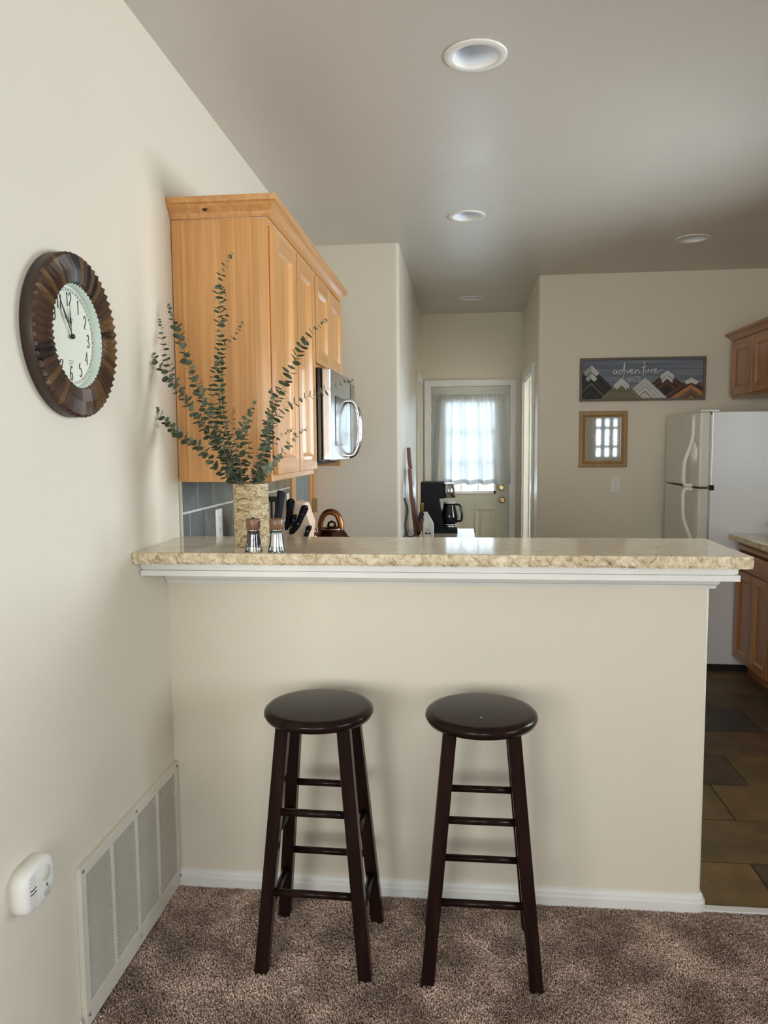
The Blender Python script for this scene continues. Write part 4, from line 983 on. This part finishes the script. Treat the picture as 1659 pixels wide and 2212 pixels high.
def knife(p0, p1, label, w=.013):
    t = thing('kitchen_knife', label, 'knife', p0, 'black handled knives in the block')
    p0, p1 = Vector(p0), Vector(p1); d = (p1-p0)
    B().m('black').tube(catmull([p0, p0+d*.15, p0+d*.5, p0+d*.85, p1, p1+d*.03+Vector((.004, 0, -.006))], 4), [w*.8]*4+[w*.95]*4+[w*.85]*4+[w]*4+[w*1.1]*4+[w*.5], 12, True, .6).obj('handle', t)
    for k in (.18, .5, .82):
        q = p0+d*k; B().m('chrome').lathe([(.0032, 0), (.0032, -.003)], (q.x, q.y-w*.62 if False else q.y-.0085, q.z), 'y', 10).obj('rivet', t)
    B().m('steel').tube([p0-d*.35, p0], [.004, .006], 6, True, .4).obj('blade', t)
knife((.278, .595, 1.11), (.343, .548, 1.237), 'black handled knife on the right, crossing the pale block', .017)
knife((.262, .595, 1.13), (.287, .545, 1.262), 'large black knife handle at the top left of the block', .018)
knife((.272, .590, 1.11), (.300, .552, 1.205), 'thin steel and black knife handle between the two large ones', .010)
knife((.322, .592, 1.08), (.358, .550, 1.160), 'short black knife handle low at the right of the block', .013)

# kettle
kx, ky, kz = .335, 1.2, .9145
t = thing('kettle', 'bronze coloured whistling tea kettle on the stove', 'kettle', (kx, ky, kz))
B().m('copper').lathe([(.09, 0), (.105, .012), (.112, .045), (.108, .085), (.092, .125), (.07, .152), (.048, .166), (.042, .168)], (kx, ky, kz), 'z', 48).obj('body', t)
l_ = B().m('copper').lathe([(.046, .166), (.05, .170), (.044, .175), (.02, .180), (.012, .182)], (kx+.002, ky, kz), 'z', 32).obj('lid', t)
B().m('chrome').lathe([(.048, .1655), (.0515, .167), (.0515, .170), (.046, .171)], (kx+.002, ky, kz), 'z', 32, False, False).obj('lid_ring', t)
B().m('copper').tube([(kx-.018, ky, kz+.178), (kx-.014, ky, kz+.196), (kx, ky, kz+.203), (kx+.014, ky, kz+.196), (kx+.018, ky, kz+.178)], .006, 8).obj('lid_loop', l_)
B().m('copper_h').tube(catmull([(kx-.052, ky, kz+.140), (kx-.055, ky, kz+.19), (kx-.04, ky, kz+.232), (kx-.01, ky, kz+.250), (kx+.025, ky, kz+.238), (kx+.042, ky, kz+.20), (kx+.046, ky, kz+.158)], 6), .011, 12, True, 1.5).obj('handle', t)
B().m('chrome').tube([(kx-.068, ky-.055, kz+.115), (kx-.078, ky-.075, kz+.15)], [.018, .013], 14).obj('spout', t)
B().m('copper_h').sphere((kx-.078, ky-.078, kz+.162), .021, 16).obj('whistle', t)

# ------------------------------------------------------------------ side table with coffee things
t = thing('side_table', 'pale topped side table under the coffee maker by the hallway', 'table', (.81, 2.86, 0))
TZ = .86
bx('butcher', .578, 1.05, 2.5, 3.235, TZ-.03, TZ).obj('tabletop', t, bevel=.003)
for x_ in (.61, 1.02):
    for y_ in (2.53, 3.205): bx('black', x_-.02, x_+.02, y_-.02, y_+.02, 0, TZ-.03).obj('leg', t)
bx('butcher', .60, 1.03, 2.51, 3.225, .3, .32).obj('shelf', t)
# coffee maker, front facing +X
t = thing('coffee_maker', 'black and chrome drip coffee maker on the side table', 'coffee maker', (.79, 3.0, TZ)); y0, y1 = 2.93, 3.12
b = B().m('black').box(.672, .93, y0, y1, TZ, TZ+.03).box(.672, .80, y0, y1, TZ+.03, TZ+.36).box(.80, .835, y0, y1, TZ+.245, TZ+.36)
b.hexa([(.8, y0, TZ+.03), (.835, y0, TZ+.03), (.835, y1, TZ+.03), (.8, y1, TZ+.03), (.8, y0, TZ+.24), (.803, y0, TZ+.24), (.803, y1, TZ+.24), (.8, y1, TZ+.24)]); b.obj('body', t, bevel=.006)
b = B().m('steel').loops([[(.835, y0+.004, TZ+z), (.86+.06*q, y0+.004, TZ+z), (.885+.05*q, y0+.03, TZ+z), (.893+.04*q, (y0+y1)/2, TZ+z), (.885+.05*q, y1-.03, TZ+z), (.86+.06*q, y1-.004, TZ+z), (.835, y1-.004, TZ+z)] for z, q in ((.25, .6), (.3, .5), (.35, .3))]); b.obj('chrome_front', t)
b = B().m('chrome').lathe([(.045, .03), (.05, .036), (.045, .055)], (.875, (y0+y1)/2, TZ), 'z', 28).obj('hot_plate', t)
c_ = B().m('gloss_black').lathe([(.05, .058), (.06, .075), (.062, .11), (.05, .16), (.043, .19), (.043, .205)], (.873, (y0+y1)/2, TZ), 'z', 32).obj('carafe', t)
B().m('white').lathe([(.044, .205), (.045, .212), (.03, .218)], (.873, (y0+y1)/2, TZ), 'z', 24).obj('carafe_lid', c_)
B().m('gloss_black').tube(catmull([(.915, 3.0, TZ+.2), (.948, 2.995, TZ+.19), (.962, 2.99, TZ+.13), (.955, 2.99, TZ+.085), (.93, 3.0, TZ+.08)], 5), .008, 8).obj('carafe_handle', c_)
# bottle
t = thing('dark_bottle', 'dark bottle with a gold capsule left of the coffee maker', 'bottle', (.688, 2.78, TZ))
B().m('gloss_black').lathe([(.027, 0), (.029, .006), (.029, .125), (.02, .155), (.0115, .17), (.0115, .18)], (.688, 2.78, TZ), 'z', 24).obj('glass', t)
B().m('capsule').lathe([(.0125, .165), (.0125, .215), (.0145, .216), (.0145, .226), (.0, .227)], (.688, 2.78, TZ), 'z', 20).obj('capsule', t)
B().m('redwood').lathe([(.0295, .03), (.0295, .1)], (.688, 2.78, TZ), 'z', 24, False, False).obj('label', t)
# bag
b = B().m('paperbag'); cx_, cy_ = .737, 2.66
def bag(w, d, z, dx=0): return [(cx_+dx+sx*w*(1 if k else .9), cy_+sy*d*(.8 if k else 1), TZ+z) for sx, sy, k in ((-1, -1, 0), (-.3, -1.05, 1), (.3, -1.05, 1), (1, -1, 0), (1.02, 0, 1), (1, 1, 0), (.3, 1.05, 1), (-.3, 1.05, 1), (-1, 1, 0), (-1.02, 0, 1))]
b.loops([bag(.033, .026, 0), bag(.036, .028, .006), bag(.037, .028, .05), bag(.036, .026, .095), bag(.030, .014, .118, -.003), bag(.022, .005, .14, -.008), bag(.016, .004, .160, -.013), bag(.012, .004, .172, -.017)])
b.box(cx_-.033, cx_-.004, cy_-.006, cy_+.006, TZ+.168, TZ+.176)
o = b.obj('coffee_bag', bevel=.003); tag(o, 'pale coffee bag standing before the coffee maker', 'bag')
b = B().m('ink'); b.box(cx_-.02, cx_-.004, cy_-.0285, cy_-.0275, TZ+.028, TZ+.04).box(cx_+.004, cx_+.018, cy_-.0285, cy_-.0275, TZ+.028, TZ+.038); b.obj('printed_marks', o)
b = B().m('ink2')
for k in range(4): b.box(cx_-.018, cx_+.012-.004*k, cy_-.0287, cy_-.028, TZ+.05+.007*k, TZ+.0515+.007*k)
b.obj('printed_lines', o)
b = B().m('kraft'); b.prism([(.668, 2.60, TZ), (.705, 2.60, TZ), (.694, 2.60, TZ+.055)], (0, .02, 0)); o = b.obj('filter_cone', bevel=.002); tag(o, 'small tan cone leaning beside the pale coffee bag', 'cone')
# leaning paddle
t = thing('pizza_paddle', 'long reddish wooden paddle board leaning against the wall by the hallway', 'paddle', (.625, 2.9, TZ))
def slab(pts_z, y0, y1, mat, th=.026):
    b = B().m(mat); rings = []
    for x, z in pts_z: rings.append([(x, y0, z), (x+th, y0, z), (x+th, y1, z), (x, y1, z)])
    return b.loops(rings, True, True, True, False)
slab([(.634, TZ+.001), (.622, TZ+.1), (.600, TZ+.28), (.590, TZ+.46)], 2.80, 3.02, 'redwood').obj('board', t, bevel=.003)
slab([(.590, TZ+.46), (.582, TZ+.53), (.577, TZ+.605)], 2.885, 2.925, 'redwood').obj('handle', t, bevel=.004)
b = B().m('black').tube(catmull([(.574, 2.66, 1.13), (.60, 2.64, 1.05), (.585, 2.6, .95), (.60, 2.58, .885), (.62, 2.61, .872), (.63, 2.68, .868), (.635, 2.74, .868)], 8), .004, 8)
o = b.obj('power_cord'); tag(o, 'black power cord hanging from the outlet in front of the paddle', 'cord')

# ------------------------------------------------------------------ curtain
YC = B2-.035
t = thing('curtain_rod', 'thin white curtain rod across the top of the back door', 'curtain rod', (1.06, YC, 1.935))
B().m('trim').tube([(.70, YC, 1.935), (1.405, YC, 1.935)], .006, 10).obj('rod', t)
for x_ in (.70, 1.405):
    B().m('chrome').sphere((x_, YC, 1.935), .011, 10).obj('finial', t)
    bx('trim', x_+(.008 if x_ < 1 else -.014), x_+(.014 if x_ < 1 else -.008), YC-.002, YD, 1.93, 1.94).obj('bracket', t)
b = B().m('sheer'); NX, NZ = 170, 40; grid = []; zt, zb = 1.965, 1.10
rc = random.Random(8); ph = [rc.uniform(0, 6.28) for _ in range(8)]
for j in range(NZ+1):
    v = j/NZ; z = zt+(zb-zt)*v; row = []
    for i in range(NX+1):
        u = i/NX; x0_ = .725-.055*v**.6; x1_ = 1.375+.05*v**.7
        fold = math.sin(u*2*PI*5.2+ph[0]+.5*math.sin(u*9))*.026*min(1, .35+v)+math.sin(u*2*PI*11+ph[1])*.006
        gather = math.sin(u*2*PI*38)*.005*max(0, 1-v*7)
        if v < .06: fold *= .4
        xx = x0_+(x1_-x0_)*u+.012*math.sin(u*2*PI*5.2+ph[2])*v
        dip = .006*math.sin(u*2*PI*5.2+1.0)*v
        row.append(b.v((xx, YC+fold+gather-.002+(-.008 if v < .06 else 0), z+dip+(.004*math.sin(u*2*PI*38+1) if j == 0 else 0))))
    grid.append(row)
for j in range(NZ):
    for i in range(NX): b.f([grid[j][i], grid[j][i+1], grid[j+1][i+1], grid[j+1][i]], True)
o = b.obj('sheer_curtain'); tag(o, 'sheer white curtain gathered over the back door window', 'curtain')
b2 = B().m('sheer')
for j in (NZ-2, NZ-1):
    pass
rowA = [Vector(v.co)+Vector((0, -.002, 0)) for v in o.data.vertices[(NZ-2)*(NX+1):(NZ-1)*(NX+1)]]; rowB = [Vector(v.co)+Vector((0, -.002, 0)) for v in o.data.vertices[NZ*(NX+1):(NZ+1)*(NX+1)]]
va = [b2.v(p) for p in rowA]; vb = [b2.v(p) for p in rowB]
for i in range(NX): b2.f([va[i], va[i+1], vb[i+1], vb[i]], True)
b2.obj('hem', o)

# ------------------------------------------------------------------ light
w = bpy.data.worlds.new('sky'); scene.world = w; w.use_nodes = True; nt = w.node_tree
bg = nt.nodes['Background']; tc = nt.nodes.new('ShaderNodeTexCoord'); sp = nt.nodes.new('ShaderNodeSeparateXYZ'); cr = nt.nodes.new('ShaderNodeValToRGB')
nt.links.new(tc.outputs['Generated'], sp.inputs[0]); nt.links.new(sp.outputs['Z'], cr.inputs['Fac']); nt.links.new(cr.outputs['Color'], bg.inputs['Color'])
e = cr.color_ramp.elements; e[0].position = .0; e[0].color = (.75, .84, .90, 1); e[1].position = .5; e[1].color = (.55, .74, 1, 1)
bg.inputs['Strength'].default_value = 3.0
def area(name, loc, rot, sx, sy, power, col):
    l = bpy.data.lights.new(name, 'AREA'); l.shape = 'RECTANGLE'; l.size = sx; l.size_y = sy; l.energy = power; l.color = col
    o = bpy.data.objects.new(name, l); COL.objects.link(o); o.location = loc; o.rotation_euler = rot; return o
DAY = (.98, .98, 1.0)
area('daylight_rear_left', (-.9, YR-.35, 1.6), (PI/2, 0, 0), 2.2, 1.9, 155, (1, .95, .86))
area('daylight_rear', (1.4, YR-.35, 1.65), (PI/2, 0, 0), 1.8, 1.6, 112, (1, .95, .86))
area('daylight_left', (XL-.4, -3.3, 1.6), (0, -PI/2, 0), 1.7, 2.0, 40, (1, .97, .92))
area('daylight_kitchen', (XR+.35, 1.05, 1.7), (0, PI/2, 0), 1.3, 1.9, 130, (.88, .95, 1.0))
area('daylight_right', (XLR+.4, -2.5, 1.7), (0, PI/2, 0), 1.8, 2.4, 114, (.9, .96, 1.0))
area('daylight_side_room', (2.5, B2+.4, 1.6), (-PI/2, 0, 0), 1.1, 1.4, 430, (.88, .94, 1.0))
area('daylight_back_door', (1.04, B2+.5, 1.5), (-PI/2, 0, 0), .9, 1.3, 70, (.76, .91, 1.0))

# ------------------------------------------------------------------ colour management
vs = scene.view_settings; vs.view_transform = 'Standard'; vs.look = 'None'; vs.gamma = 1; vs.use_curve_mapping = False; vs.exposure = 0.0
scene.cycles.max_bounces = 10; scene.cycles.diffuse_bounces = 5; scene.cycles.transparent_max_bounces = 16
scene.cycles.caustics_reflective = False; scene.cycles.caustics_refractive = False
